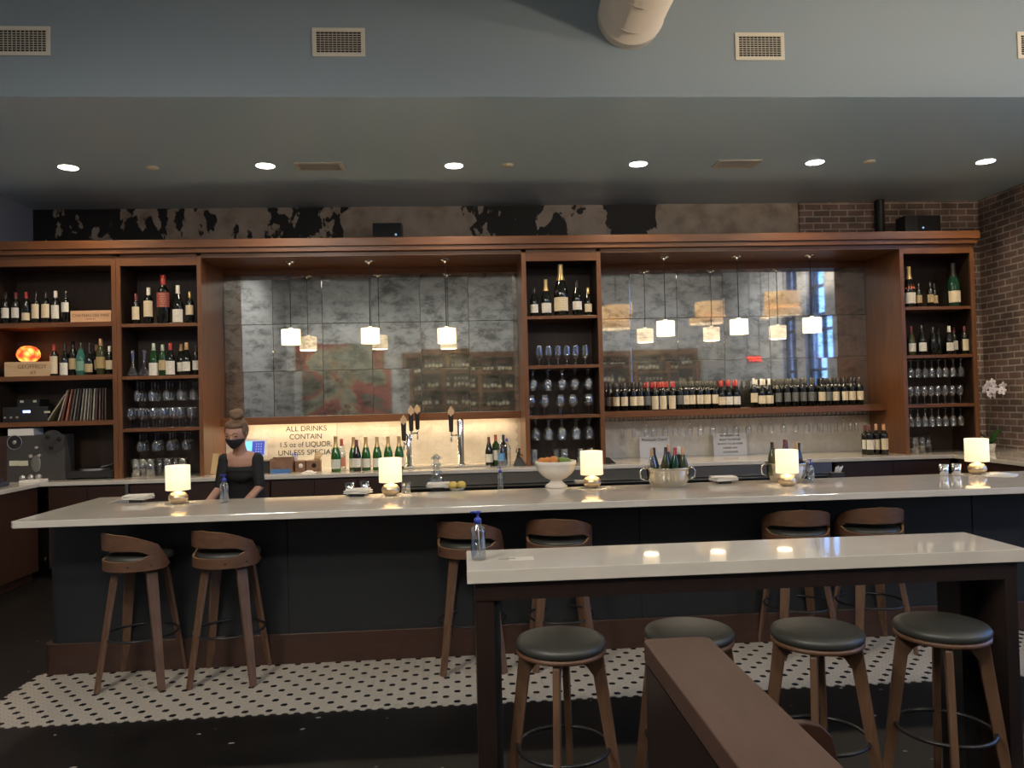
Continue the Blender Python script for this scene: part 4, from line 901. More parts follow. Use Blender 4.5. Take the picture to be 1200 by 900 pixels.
# pedestal fruit bowl
p = onz(652, 571, ZT); root = empty('fruit_bowl', tuple(p), 'white porcelain pedestal bowl of oranges and limes', 'bowl')
s = p.y/900*48/.27; root.scale = (s, s, s)
MB().lathe([(0, 0), (.072, 0), (.076, .008), (.06, .02), (.042, .038), (.04, .05), (.07, .062), (.105, .09), (.128, .125), (.132, .15), (.136, .153), (.136, .175), (.128, .176), (.122, .15), (.1, .1), (.06, .075), (0, .07)], n=40).build('bowl_body', PORC, root)
fr = [(-.07, -.04, 'o'), (-.02, -.05, 'o'), (.04, -.05, 'l'), (.075, -.03, 'l'), (-.05, .04, 'o'), (.0, .02, 'l'), (.03, .05, 'l'), (-.09, .01, 'o')]
for k, (fx, fy, t_) in enumerate(fr):
    o = MB().ball((0, 0, 0), .036 if t_ == 'o' else .03, 14, 10).build('orange' if t_ == 'o' else 'lime', ORANGE if t_ == 'o' else LIME, None, (p.x+fx*s, p.y+fy*s, ZT+(.165+(.012 if k in (1, 2, 5) else 0))*s))
    tag(o, ('orange' if t_ == 'o' else 'green lime')+' heaped in the white pedestal bowl, '+('front left edge', 'front centre', 'front right of centre', 'right edge', 'rear left', 'centre', 'rear right', 'far left')[k], 'fruit', 'fruit in the pedestal bowl')
# coaster block
o = MB().box(-.06, .06, -.05, .05, 0, .02).build('coaster_stack', PORC, None, tuple(onz(683, 566, ZT)), bevel=.003); tag(o, 'low white coaster block behind the middle lamp', 'coaster')
# ice buckets with bottles
def bucket(px, py, wpx, label, bots, side, yb_=5.4):
    p = onz(px, py, ZT); W = yb_*wpx/900/2; p.y = yb_; p.x = bx(px, yb_, ZT)
    root = empty('ice_bucket', (p.x, p.y, ZT), label, 'ice bucket', 'silver ice buckets on the bar')
    MB().lathe([(0, 0), (W*.74, 0), (W*.78, .01), (W*.92, .05), (W*.97, .11), (W*.98, .128), (W*1.05, .134), (W*1.05, .14), (W*.95, .138), (W*.9, .06), (W*.7, .02), (0, .02)], n=40).build('bucket_body', P('bucket_silver', (.72, .66, .55), .16, 1) if 'bucket_silver' not in MATS else MATS['bucket_silver'], root)
    for s_ in (-1, 1):
        MB().tube([(s_*W*.98, 0, .125), (s_*W*1.18, 0, .13), (s_*W*1.28, 0, .105), (s_*W*1.24, 0, .06), (s_*W*1.0, 0, .045)], .005, 8).build('handle', CHROME, root)
    n = len(bots)
    for i, (bpx, gl, cap, dz_, tl) in enumerate(bots):
        x = bx(bpx, p.y, ZT+.2); yy = p.y+(-.03 if i % 2 == 0 else .035)
        x = max(min(x, p.x+W*.78), p.x-W*.78)
        bottle(bu, gl, None, cap, (x, yy, ZT+.035+dz_), '%s bottle standing in the %s ice bucket, %s' % ({'green': 'dark green', 'dark': 'dark', 'olive': 'olive green', 'emerald': 'emerald', 'clear': 'clear'}[gl], side, order(i, n)), 'wine bottles in the %s ice bucket' % side, .80, 0, tilt=(0, tl, 0))
bucket(783, 565, 52, 'wide silver ice bucket full of wine bottles, left of the two', [(764, 'clear', 'tan', 0, -.04), (768, 'olive', 'dark', -.0, 0), (778, 'olive', 'dark', .005, .03), (783, 'olive', 'cork', .02, .05), (789, 'emerald', 'red', .0, .02), (797, 'olive', 'white', 0, .02), (800, 'olive', 'cork', .0, -.04)], 'left')
bucket(922, 561, 48, 'silver ice bucket of wine bottles behind a lamp, right of the two', [(901, 'olive', 'dark', .015, 0), (909, 'olive', 'cork', .01, 0), (918, 'dark', 'maroon', .03, 0), (924, 'dark', 'maroon', .02, 0), (931, 'dark', 'tan', .015, 0), (936, 'dark', 'dark', 0, .08)], 'right', 5.46)
cd = empty('condiment_caddy', tuple(onz(980, 559, ZT)), 'small caddy with straws at the back edge of the bar', 'caddy')
MB().box(-.05, .05, -.03, .03, 0, .035).build('caddy_box', DARKP, cd, bevel=.003)
mb = MB()
for k in range(6): mb.tube([(-.01+k*.008, 0, .03), (.0+k*.011, 0, .075+.004*(k % 3))], .003, 6)
mb.build('straw', WHITEP, cd)
# menu card on table
o = MB().box(-.035, .035, -.012, .012, 0, .0015).build('paper_slip', P('grey_paper', (.3, .28, .24), .7), None, tuple(onz(594, 655, ZT))); tag(o, 'small dark slip of paper on the high table', 'paper')
o = MB().box(-.05, .05, -.03, .03, 0, .0012).build('paper_slip', P('pale_paper', (.6, .56, .48), .6), None, tuple(onz(611, 654.5, ZT))); tag(o, 'pale slip of paper on the high table, right of the dark one', 'paper')

# ------------------------------------------------------------------ things on the back counter
# sign
a = ony(322, 498, YM-.02); c = ony(395, 548, YM-.02)
sg = empty('wall_sign', ((a.x+c.x)/2, YM-.012, ZC), 'white sign lettered ALL DRINKS CONTAIN on the tiles', 'sign')
w = (c.x-a.x)/2
MB().box(-w, w, -.006, .006, 0, 1.49-ZC).build('sign_board', P('sign_white', (.66, .61, .51), .5), sg)
cxs = (a.x+c.x)/2
for tx, x0, x1, py in (('ALL DRINKS', 335, 383, 502.5), ('CONTAIN', 339.5, 377, 511.8), ('1.5 oz of LIQUOR,', 328, 388.5, 521), ('UNLESS SPECIAL', 326, 392, 530.3)):
    q0 = ony(x0, py, YM-.02); q1 = ony(x1, py, YM-.02); me = text_mesh(tx, .085, INK)
    xs_ = [v_.co.x for v_ in me.vertices]; wd = max(xs_)-min(xs_); k = (q1.x-q0.x)/wd
    o = bpy.data.objects.new('sign_lettering', me); COL.objects.link(o); o.parent = sg; o.rotation_euler = (PI/2, 0, 0); o.scale = (k, 1, 1); o.location = ((q0.x+q1.x)/2-cxs, -.0075, (q0.z+q1.z)/2-ZC)
def card(x0, x1, y0, y1, lines, label, sz, sp, top=None):
    a = ony(x0, y1, 8.86); c = ony(x1, y0, 8.86); w = (c.x-a.x)/2; h = c.z-ZC
    root = empty('counter_sign', ((a.x+c.x)/2, 8.83, ZC), label, 'sign'); root.rotation_euler = (R(-6), 0, 0)
    MB().box(-w, w, 0, .004, 0, h).build('card', P('card_white', (.66, .64, .62), .6) if 'card_white' not in MATS else MATS['card_white'], root)
    text('card_lettering', '\n'.join(lines), sz, INK, root, (0, -.002, h*.52 if top is None else top*h), sp=sp)
card(836, 874, 507, 532, ['WE RESERVE THE', 'RIGHT TO REFUSE', 'SERVICE TO ANYONE', 'UNDER ANY', 'CONDITION'], 'white notice reserving the right to refuse service, on the back counter', .031, 1.55)
card(749.5, 784, 511, 534, ['Pineapple Chard'], 'white card with a dark handwritten title behind the left ice bucket', .045, 1, .85)
# POS tablet
p = bx(299, 8.45, 1.2)
tb2 = empty('payment_tablet', (p, 8.45, ZC), 'white framed tablet register glowing blue beside the woman', 'tablet')
MB().tube([(0, .08, 0), (0, .06, .1), (0, .02, .18)], .012, 8).cyl((0, .08, 0), .07, 0, .012, 20).build('stand', WHITEP, tb2)
Mt = Matrix.Translation((0, 0, .26)) @ Matrix.Rotation(R(-18), 4, 'X')
MB().box(-.13, .13, -.008, .008, -.1, .1, M=Mt).build('tablet_case', WHITEP, tb2, bevel=.006)
MB().box(-.10, -.03, -.0095, -.008, -.075, .075, M=Mt).build('screen', SCREENB, tb2)
mb = MB().box(-.03, .10, -.0095, -.008, -.075, .075, M=Mt); mb.build('screen', SCREEN, tb2)
mb = MB()
for i in range(3):
    for j in range(4): x, z = .015+i*.025, .045-j*.028; mb.box(x-.005, x+.005, -.0105, -.0095, z-.004, z+.004, M=Mt)
mb.build('keypad', WHITEP, tb2)
o = MB().box(-.06, .06, -.09, .09, 0, .13).box(-.045, .045, -.094, -.09, .02, .05).build('receipt_printer', DARKP, None, (bx(311, 8.4, 1.05), 8.4, ZC), bevel=.008); tag(o, 'black receipt printer between tablet and wooden organizer', 'printer')
og = empty('desk_organizer', (bx(331, 8.35, 1.05), 8.35, ZC), 'wooden letter organizer filled with blue papers', 'organizer')
OB = wood('organizer_wood', (.16, .08, .045), (.26, .14, .08), scale=(3, 5, 5), rough=.5, coat=0)
MB().box(-.115, .115, -.07, -.06, 0, .15).box(-.115, .115, .06, .07, 0, .16).box(-.115, -.105, -.06, .06, 0, .15).box(.105, .115, -.06, .06, 0, .15).box(-.1, .1, -.06, .06, 0, .01).build('organizer_box', OB, og)
mb = MB()
for k in range(5): mb.box(-.1+k*.004, .09+k*.004, -.105+k*.006, -.100+k*.006, .0+k*.004, .045-k*.003)
mb.build('blue_papers', P('blue_paper', (.05, .16, .38), .6), og)
MB().tube([(-.12, -.02, .05), (-.118, .0, .15), (-.09, .01, .19), (-.05, .02, .16)], .02, 6, flat=(1.5, .002, (0, 1, 0))).build('paper_roll', PAPER, og)
pc = empty('pen_cup', (bx(345.5, 8.45, 1.05), 8.45, ZC), 'cup of blue pens right of the letter organizer', 'pen cup')
MB().lathe([(0, 0), (.035, 0), (.035, .11), (.032, .11), (.032, .005), (0, .005)], n=16).build('cup', P('navy_cup', (.03, .04, .12), .4), pc)
for k in range(4): MB().tube([(-.01+k*.007, 0, .01), (-.025+k*.018, .0, .2)], .0045, 6).build('pen', CAP['blue'], pc)
for k, (px, w) in enumerate(((352.5, .055), (368, .075))):
    root = empty('wooden_caddy', (bx(px, 8.4, 1.05), 8.4, ZC), 'small brown wooden box holder, %s' % ('left of the two by the sign' if k == 0 else 'right of the two, holding wooden sticks'), 'holder')
    MB().box(-w, w, -.05, .05, 0, .12).build('holder_box', OB, root, bevel=.01)
    MB().cyl((0, 0, 0), .024, 0, .004, 16, M=Mx).build('holder_cutout', PORC if k == 0 else SEAM, root, loc=(.01, -.0505, .065))
    if k == 1:
        mb = MB()
        for q_ in range(5): mb.tube([(.0+q_*.012, 0, .1), (.02+q_*.018, 0, .2)], .006, 6)
        mb.build('stick', PINE, root)
o = MB().box(-.07, .07, -.05, .05, 0, .006).ball((0, 0, .012), .05, 8, 6, sc=(1, .7, .3)).build('crumpled_receipts', PAPER, None, (bx(362, 8.2, ZC), 8.2, ZC)); tag(o, 'white crumpled receipts before the small wooden boxes', 'paper')
row([(394, ch, 'champ', 'pale', 'gold', 1.16), (401, bu, 'clear', 'pink', 'red', 1.13, dict(dy=.14)), (414.8, ch, 'champ', 'white', 'gold', 1.1, dict(dy=.12)), (418.5, bu, 'dark', 'white', 'maroon', 1.1), (429.3, ch, 'champ', 'white', 'gold', 1.1, dict(dy=.08)),
     (442.4, ch, 'champ', 'white', 'gold', 1.1, dict(dy=.08)), (455.4, ch, 'champ', 'white', 'gold', 1.1, dict(dy=.08)), (468.2, ch, 'champ', 'white', 'gold', 1.1, dict(dy=.08))], 8.24, ZC, 'left of the beer taps', 'bottles left of the beer taps')
row([(573.5, bu, 'dark', 'white', 'maroon', 1.05, dict(dy=.1)), (581.5, bo, 'green', 'white', 'red', 1.12, dict(dy=.14)), (587.5, sp_, 'clear', 'blue', 'white', 1.02), (590.5, bo, 'dark', None, 'dark', 1.1, dict(dy=.2)), (594.5, sp_, 'clear', None, 'blue', 1.05)], 8.28, ZC, 'right of the beer taps', 'bottles right of the beer taps')
row([(1014.5, bo, 'dark', 'white', 'maroon', 1.1, dict(dy=.1)), (1020, bo, 'dark', 'white', 'maroon', 1.13), (1027.5, bo, 'dark', 'cream', 'cork', 1.13, dict(dy=.05, lz=(.05, .15))), (1036.5, bo, 'dark', 'cream', 'cork', 1.13, dict(lz=(.05, .16)))], 8.3, ZC, 'on the counter by the right cabinet', 'bottles by the right cabinet')
# beer towers
def tower(px, h, handles, label):
    x = bx(px, 8.45, 1.2); root = empty('beer_tower', (x, 8.45, ZC+.012), label, 'beer tap')
    MB().lathe([(0, 0), (.05, 0), (.05, .012), (.038, .02), (.036, h-.02), (.03, h), (0, h+.004)], n=24).build('column', CHROME, root)
    for k, (dx_, dz_, dy_) in enumerate(handles):
        f = MB().tube([(0 if abs(dx_) < .05 else dx_*.3, -.0, dz_), (dx_, -.06+dy_, dz_), (dx_, -.09+dy_, dz_-.01), (dx_, -.10+dy_, dz_-.07)], .010, 8).tube([(dx_, -.06+dy_, dz_), (dx_, -.06+dy_, dz_+.04)], .009, 8).build('faucet', CHROME, root)
        hd = MB().prism([(-.022, 0), (.022, 0), (.028, .19), (-.028, .19)], -.012, .012).build('tap_handle', WOODT, root, loc=(dx_, -.06+dy_, dz_+.04), bevel=.003)
        MB().prism([(-.03, .19), (.03, .19), (.034, .23), (0, .28), (-.034, .23)], -.013, .013).prism([(-.026, .20), (.026, .20), (0, .165)], -.0135, .0135).build('handle_tip', PINE, hd, bevel=.002)
tower(479.5, .36, [(-.05, .25, 0), (.03, .35, .02), (.09, .36, .16)], 'chrome beer tower with three wooden tap handles')
tower(540, .50, [(-.10, .33, 0)], 'taller chrome beer tower with one wooden tap handle')
MB
o = MB().box(-.5, .5, -.06, .1, 0, .012).build('drip_tray', STEEL, None, (bx(520, 8.35, ZC), 8.38, ZC), bevel=.002); tag(o, 'flat steel drip tray under the beer taps', 'tray')
fg = empty('figurine', (bx(609, 8.28, 1.0), 8.28, ZC), 'dark cast figure on a wedge base beside the middle cabinet', 'figurine')
MB().add([(-.07, -.05, 0), (.07, -.05, 0), (.07, .05, 0), (-.07, .05, 0), (-.035, -.02, .09), (.02, -.02, .09), (.02, .02, .09), (-.035, .02, .09)], [(0, 1, 5, 4), (1, 2, 6, 5), (2, 3, 7, 6), (3, 0, 4, 7), (4, 5, 6, 7), (0, 3, 2, 1)]).build('figurine_base', DARKP, fg)
MB().tube([(-.01, 0, .085), (-.012, 0, .11), (-.004, 0, .14), (0, 0, .17)], [.024, .02, .016, .008], 8).tube([(-.01, 0, .13), (.02, 0, .12), (.035, 0, .10)], .006, 6).tube([(-.01, 0, .13), (-.035, 0, .15), (-.03, 0, .18)], .006, 6).ball((.0, 0, .178), .014, 8, 6).build('figurine_figure', DARKP, fg)
o = MB().prism([(-.06, 0), (.055, 0), (.035, .02), (-.02, .07), (-.06, .07)], -.05, .05).build('wedge_stand', DARKP, None, (bx(716, 8.2, ZC), 8.22, ZC), bevel=.004); tag(o, 'small black wedge shaped stand right of the middle cabinet', 'stand')
# menu boards behind the woman
o = MB().box(-.03, .03, -.004, .004, 0, .22, M=Matrix.Rotation(R(8), 4, 'Y')).build('menu_board', P('yellowed_card', (.6, .45, .22), .6), None, (bx(250, 8.35, 1.0), 8.35, ZC+.005)); tag(o, 'narrow yellowed card leaning behind the woman', 'card')

# ------------------------------------------------------------------ far left cabinet contents
def px_box(x0, x1, y0, y1, y, dep, name, mat, label, cat, bv=.003, z0=None, parts=None):
    a = ony(x0, y1, y); c = ony(x1, y0, y); w = (c.x-a.x)/2; zb_ = a.z if z0 is None else z0; h = c.z-zb_
    root = empty(name, ((a.x+c.x)/2, y, zb_), label, cat)
    MB().box(-w, w, 0, dep, 0, h).build((parts or 'body'), mat, root, bevel=bv)
    return root, w, h
r_, w, h = px_box(82.5, 130, 363.5, 377, 8.26, .3, 'wine_crate', PINE2, 'pinkish pine wine crate on the top shelf, far left cabinet', 'crate', z0=ZA[2], parts='crate_box')
text('crate_lettering', 'CHATEAU DES PINS', .042, INKB, r_, (0, -.002, h*.58)); text('crate_lettering', 'GRAND VIN', .018, INKB, r_, (0, -.002, h*.28))
r_, w, h = px_box(5, 58.5, 423.5, 440, 8.26, .3, 'wine_crate', PINE, 'pale pine crate lettered GEOFFROY under the glowing globe', 'crate', z0=ZA[1], parts='crate_box')
text('crate_lettering', 'GEOFFROY', .058, INKB, r_, (.05, -.002, h*.66)); text('crate_lettering', 'AŸ', .048, INKB, r_, (.06, -.002, h*.24))
ZGL = ZA[1]+h
# glowing globe
GLOBE, nt, b = newmat('glowing_glass_globe')
n = N(nt, 'ShaderNodeTexVoronoi'); n.inputs['Scale'].default_value = 16; nt.links.new(coords(nt, world=False), n.inputs['Vector'])
rr_ = ramp(nt, [(.0, (1, .62, .12)), (.35, (1, .22, .03)), (.75, (.35, .02, .01))]); nt.links.new(n.outputs['Distance'], rr_.inputs[0]); nt.links.new(rr_.outputs[0], b.inputs['Emission Color']); b.inputs['Emission Strength'].default_value = 1.5; b.inputs['Base Color'].default_value = (.5, .1, .03, 1); b.inputs['Roughness'].default_value = .2
p = ony(32, 414, 8.36); gl = empty('globe_lamp', (p.x, 8.38, ZGL), 'glowing orange mottled glass globe lamp on the pine crate', 'lamp')
MB().cyl((0, 0, 0), .07, 0, .012, 20).build('lamp_foot', CREAMP, gl); MB().lathe([(.05, .01), (.08, .02), (.108, .06), (.112, .09), (.1, .13), (.07, .16), (.035, .172), (0, .175)], n=28).build('globe', GLOBE, gl)
light('POINT', 'globe_light', (p.x, 8.27, ZGL+.22), .25, (1, .4, .12), shadow_soft_size=.08)
r_, w, h = px_box(3, 56, 476, 495, 8.27, .34, 'hifi_receiver', DARKP, 'black hifi receiver with blue display left of the records', 'receiver', z0=ZA[0]+.002, parts='receiver_body')
MB().box(-.02, .05, -.003, 0, h*.6, h*.75).build('display', LEDB, r_); MB().box(.19, .25, -.003, 0, h*.55, h*.68).build('badge_plate', METER, r_)
for q_ in range(3): MB().cyl((0, 0, 0), .012, 0, .014, 12, M=Mx).build('knob', KNOB, r_, loc=(-.2+q_*.06, 0, h*.3))
zz = ZA[0]+.002+h
r_, w, h = px_box(20, 46, 467.5, 476, 8.3, .2, 'phono_box', DARKP, 'small black box on top of the hifi receiver', 'amplifier', z0=zz, parts='box_body')
for q_ in (-.08, .05): MB().box(q_, q_+.035, -.003, 0, h*.55, h*.85).build('button_light', METER, r_)
# records
rc = [((.35, .30, .2), 57, 34), ((.4, .36, .28), 70, 17), ((.16, .05, .03), 74, 13), ((.4, .16, .1), 79, 11), ((.12, .1, .09), 84, 10), ((.2, .18, .15), 88, 9), ((.05, .04, .04), 92, 8), ((.28, .26, .22), 96, 7), ((.36, .33, .28), 100, 6), ((.3, .28, .24), 104, 5), ((.12, .1, .08), 107, 4), ((.4, .38, .3), 110.5, 4), ((.1, .05, .05), 114, 3), ((.14, .1, .09), 118, 2), ((.06, .03, .03), 121.5, 2), ((.1, .07, .05), 125, 1)]
for i, (cc, px, ang) in enumerate(rc):
    x = bx(px, 8.3, ZA[0]); mt = P('record_sleeve_%d' % i, cc, .5)
    o = MB().box(-.006, .006, 0, .31, 0, .33).build('record_sleeve', mt, None, (x, 8.27, ZA[0]+.004), rz=(0, R(ang), 0)); tag(o, 'thin record sleeve leaning among the albums, %s' % ORD[i], 'record', 'record albums in the far left cabinet')
# tape deck
r_, w, h = px_box(7.5, 75, 509.5, 565, 8.2, .2, 'tape_deck', DECK, 'large grey reel to reel tape deck in the lower left cabinet', 'tape deck', z0=ZC, parts='deck_body')
r_.location.y = 8.21
def dk(px, py): q_ = ony(px, py, 8.2); return (q_.x-r_.location.x, q_.z-ZC)
x, z = dk(17, 518.5)
MB().lathe([(0, 0), (.075, 0), (.075, .006), (.068, .006), (.066, .004), (.03, .004), (.025, .01), (0, .01)], n=28, M=Mx, sm=False).build('reel', DARKP, r_, loc=(x, -.002, z)); MB().torus((0, 0, 0), .072, .003, 28, 5, M=Mx).build('reel_rim', KNOB, r_, loc=(x, -.01, z)); MB().cyl((0, 0, 0), .02, 0, .014, 14, M=Mx).build('spindle', KNOB, r_, loc=(x, 0, z))
x, z = dk(62, 517); rl = MB().lathe([(0, 0), (.115, 0), (.115, .008), (.03, .008), (.028, .014), (0, .014)], n=32, M=Mx, sm=False).build('reel', P('reel_grey', (.035, .034, .032), .35), r_, loc=(x, -.008, z))
for q_ in range(3): a = q_*2.094+.3; MB().cyl((0, 0, 0), .024, 0, .002, 14, M=Mx).build('reel_window', SEAM, rl, loc=(.066*math.cos(a), -.009, .066*math.sin(a)))
for px, py, rr2 in ((42.5, 524.5, .016), (36, 534.5, .018), (46, 534, .018), (26.5, 560, .03), (36, 559.5, .03), (45, 559, .03)):
    x, z = dk(px, py); MB().cyl((0, 0, 0), rr2, 0, .022, 16, M=Mx).build('knob', KNOB, r_, loc=(x, 0, z))
x, z = dk(41.5, 543.5); MB().ball((0, 0, 0), .05, 16, 10, sc=(1, .2, 1.75)).build('transport_plate', P('deck_grey', (.22, .21, .19), .4, .5), r_, loc=(x, 0, z))
for px in (15.8, 27): x, z = dk(px, 543); MB().box(-.045, .045, -.004, 0, -.026, .026).build('meter', METER, r_, loc=(x, 0, z))
x, z = dk(3.6, 560); MB().box(-.035, .035, 0, .2, -.0, h).build('side_cheek', WOODK, r_, loc=(x, 0, 0))
r2, w2, h2 = px_box(9, 39, 502, 508, 8.22, .2, 'paper_stack', PAPER, 'low stack of pale papers on top of the tape deck', 'papers', z0=ZC+h+.001, parts='sheets')
r_, w, h = px_box(72, 131, 551.5, 562, 8.2, .34, 'turntable', DARKP, 'black turntable on the counter right of the tape deck', 'turntable', z0=ZC+.015, parts='plinth')
r_.location.y = 8.23
MB().cyl((0, .17, 0), .15, h, h+.02, 32).build('platter', KNOB, r_); MB().cyl((0, .17, 0), .148, h+.02, h+.024, 32).build('record_disc', DARKP, r_)
MB().tube([(w-.06, .28, h+.01), (w-.06, .28, h+.06), (w-.08, .2, h+.055), (.08, .1, h+.03)], .005, 6).build('tonearm', KNOB, r_)
for sx_ in (-1, 1):
    for yy in (.04, .3): MB().cyl((sx_*(w-.05), yy, 0), .025, -.015, 0, 12).build('foot', BLACKP, r_)
r_, w, h = px_box(22, 47, 562.5, 566.5, 8.06, .18, 'paper_stack', PAPER, 'loose pale papers on the counter before the tape deck', 'papers', z0=ZC, parts='sheets')
o = MB().box(-.14, .14, -.18, .18, 0, .045).box(-.11, .11, -.14, .14, .045, .07).build('equipment_case', P('slate_case', (.04, .045, .07), .5), None, (-4.55, 7.6, ZC), bevel=.01); tag(o, 'slate blue case on the left return counter', 'case')

# ------------------------------------------------------------------ orchid on the right return counter
px0 = bx(1161, 8.25, ZC)
oc = empty('potted_orchid', (px0, 8.25, ZC), 'white orchid with arching stem before the brick wall', 'plant')
MB().lathe([(0, 0), (.04, 0), (.055, .09), (.052, .09), (.04, .01), (0, .07)], n=20).build('pot', PORC, oc)
lf = lambda a, L, up, w_: [(0, 0, .08), (math.cos(a)*L*.3, math.sin(a)*L*.3, .08+up*.6), (math.cos(a)*L*.7, math.sin(a)*L*.7, .08+up), (math.cos(a)*L, math.sin(a)*L, .08+up*.7)]
for a, L, up in ((.15, .16, .16), (.5, .13, .10), (2.9, .13, .12), (3.5, .1, .06), (-.6, .12, .04), (-2.4, .1, .05)):
    d = Vector((-math.sin(a), math.cos(a), 0)); MB().tube(lf(a, L, up, 1), [.5, 1, .9, .1], flat=(.07, .004, d)).build('leaf', GREEN, oc)
stem = [(0, 0, .08), (-.012, 0, .25), (.0, 0, .42), (.03, 0, .58), (.05, -.01, .68), (.02, -.03, .75), (-.06, -.05, .74)]
MB().tube(stem, .004, 6).build('stem', STEM, oc)
rnd = random.Random(5)
for k, (fx, fz) in enumerate(((-.10, .70), (-.06, .75), (-.02, .69), (.0, .77), (.05, .72), (.09, .68), (-.05, .64), (.02, .64), (.12, .73))):
    fl = MB()
    for q_ in range(5):
        a = PI/2+q_*2*PI/5; M_ = Matrix.Rotation(a, 3, 'Y'); c = M_ @ Vector((.026, 0, 0))
        fl.ball(c, .026, 8, 6, M=M_, sc=(1, .18, .72))
    f = fl.build('flower', PETAL, oc, loc=(fx, -.05-rnd.random()*.05, fz)); f.rotation_euler = (rnd.uniform(-.4, .4), rnd.uniform(0, 1), rnd.uniform(-.6, .6))
    MB().ball((0, -.008, 0), .008, 6, 5).build('flower_lip', P('petal_centre', (.6, .35, .45), .6) if 'petal_centre' not in MATS else MATS['petal_centre'], f)

# ------------------------------------------------------------------ the woman behind the bar
wo = empty('person', (-1.74, 6.2, 0), 'woman in a black scoop neck top and black face mask behind the bar', 'person')
WO = Vector((-1.74, 6.2, 0))
def capsule_chain(mb_, pts, rads, n=12):
    """closed limb: tube with ball at each joint so the remesh fuses it"""
    P_ = [Vector(p) for p in pts]; mb_.tube(P_, rads, n)
    for p, r_ in zip(P_, rads): mb_.ball(p, r_, n, 8)
def ring_loft(mb_, rings, n=20):
    vs = []; fs = []
    for (x, y, z, rx, ry) in rings:
        for i in range(n): a = 2*PI*i/n; vs.append((x+rx*math.cos(a), y+ry*math.sin(a), z))
    for j in range(len(rings)-1):
        for i in range(n): fs.append((j*n+i, j*n+(i+1) % n, (j+1)*n+(i+1) % n, (j+1)*n+i))
    fs += [tuple(range(n))[::-1], tuple(range((len(rings)-1)*n, len(rings)*n))]
    mb_.add(vs, fs, 0, True)
# local frame: facing -y
SH_L = Vector((-.122, -.07, 1.28)); SH_R = Vector((.122, -.06, 1.28))
EL_L = Vector((-.162, -.09, 1.06)); EL_R = Vector((.150, -.10, 1.065))
WR_L = Vector((-.225, -.33, .915)); WR_R = Vector((.045, -.33, .915))
HC = Vector((-.005, -.155, 1.49))
body = MB()
ring_loft(body, [(0, .10, .80, .15, .11), (0, .10, .88, .165, .12), (0, .08, .98, .145, .105), (0, .04, 1.08, .125, .095), (0, 0, 1.17, .125, .10), (0, -.03, 1.24, .132, .098), (0, -.05, 1.29, .122, .08), (0, -.06, 1.325, .09, .06)])
capsule_chain(body, [(0, -.065, 1.30), (-.002, -.10, 1.38), (-.004, -.12, 1.42)], [.058, .05, .05])
for s_, S, E_, W_ in ((-1, SH_L, EL_L, WR_L), (1, SH_R, EL_R, WR_R)):
    capsule_chain(body, [(s_*.06, -.055, 1.30), S, S.lerp(E_, .5), E_, E_.lerp(W_, .45), W_], [.046, .043, .037, .032, .03, .021])
    hd = (W_-E_).normalized(); pc_ = W_+Vector((0, -.045, -.012))
    body.ball(pc_, .04, 10, 8, sc=(.95, 1.05, .38))
    for k in range(4):
        x0_ = -.026+.0175*k; L = (.062, .072, .068, .055)[k]
        b0 = pc_+Vector((x0_, -.03, .004)); capsule_chain(body, [b0, b0+Vector((x0_*.15, -L*.5, .006)), b0+Vector((x0_*.2, -L*.85, -.012)), b0+Vector((x0_*.2, -L, -.024))], [.0095, .009, .0085, .0075], 8)
    b0 = pc_+Vector((-s_*.03, .0, 0)); capsule_chain(body, [b0, b0+Vector((-s_*.022, -.022, 0)), b0+Vector((-s_*.03, -.045, -.012))], [.011, .010, .009], 8)
for s_ in (-1, 1): capsule_chain(body, [(s_*.08, .10, .84), (s_*.085, .07, .48), (s_*.085, .10, .09)], [.095, .06, .04]); capsule_chain(body, [(s_*.085, .10, .05), (s_*.09, -.04, .035)], [.042, .034])
# head
Rh = Matrix.Rotation(R(20), 3, 'X') @ Matrix.Rotation(R(-8), 3, 'Z')
def hp_(x, y, z): return HC+Rh @ Vector((x, y, z))
body.ball(HC, .1, 20, 14, M=Rh, sc=(.77, .96, 1.05)); body.ball(hp_(0, -.02, -.06), .06, 16, 10, M=Rh, sc=(.88, 1.0, .95))
body.ball(hp_(0, -.096, -.02), .014, 8, 6, M=Rh, sc=(.85, 1.1, 1.5)); body.ball(hp_(0, -.09, .022), .02, 10, 6, M=Rh, sc=(2.6, .5, .45))
for s_ in (-1, 1): body.ball(hp_(s_*.077, .005, -.01), .02, 8, 6, M=Rh, sc=(.4, .8, 1.3))
bo_ = body.build('body', SKIN, wo); m_ = bo_.modifiers.new('remesh', 'REMESH'); m_.mode = 'VOXEL'; m_.voxel_size = .0065; m_.use_smooth_shade = True
m_ = bo_.modifiers.new('smooth', 'SMOOTH'); m_.factor = .5; m_.iterations = 3
shirt = MB()
ring_loft(shirt, [(0, .10, .78, .165, .125), (0, .10, .88, .182, .135), (0, .08, .98, .160, .12), (0, .04, 1.08, .140, .11), (0, -.005, 1.15, .138, .112), (0, -.035, 1.20, .142, .108), (0, -.035, 1.225, .14, .09)])
for s_, S, E_, W_ in ((-1, SH_L, EL_L, WR_L), (1, SH_R, EL_R, WR_R)):
    capsule_chain(shirt, [(s_*.095, -.02, 1.20), (s_*.10, -.045, 1.265), S, S.lerp(E_, .5), S.lerp(E_, .93)], [.046, .047, .051, .045, .041])
shirt.ball((0, -.075, 1.165), .075, 14, 10, sc=(1.35, .8, .9))
ring_loft(shirt, [(0, -.0, 1.2, .115, .05), (0, .0, 1.27, .115, .05), (0, .0, 1.31, .09, .035)])
so_ = shirt.build('top_garment', CLOTH, wo); m_ = so_.modifiers.new('remesh', 'REMESH'); m_.mode = 'VOXEL'; m_.voxel_size = .008; m_.use_smooth_shade = True
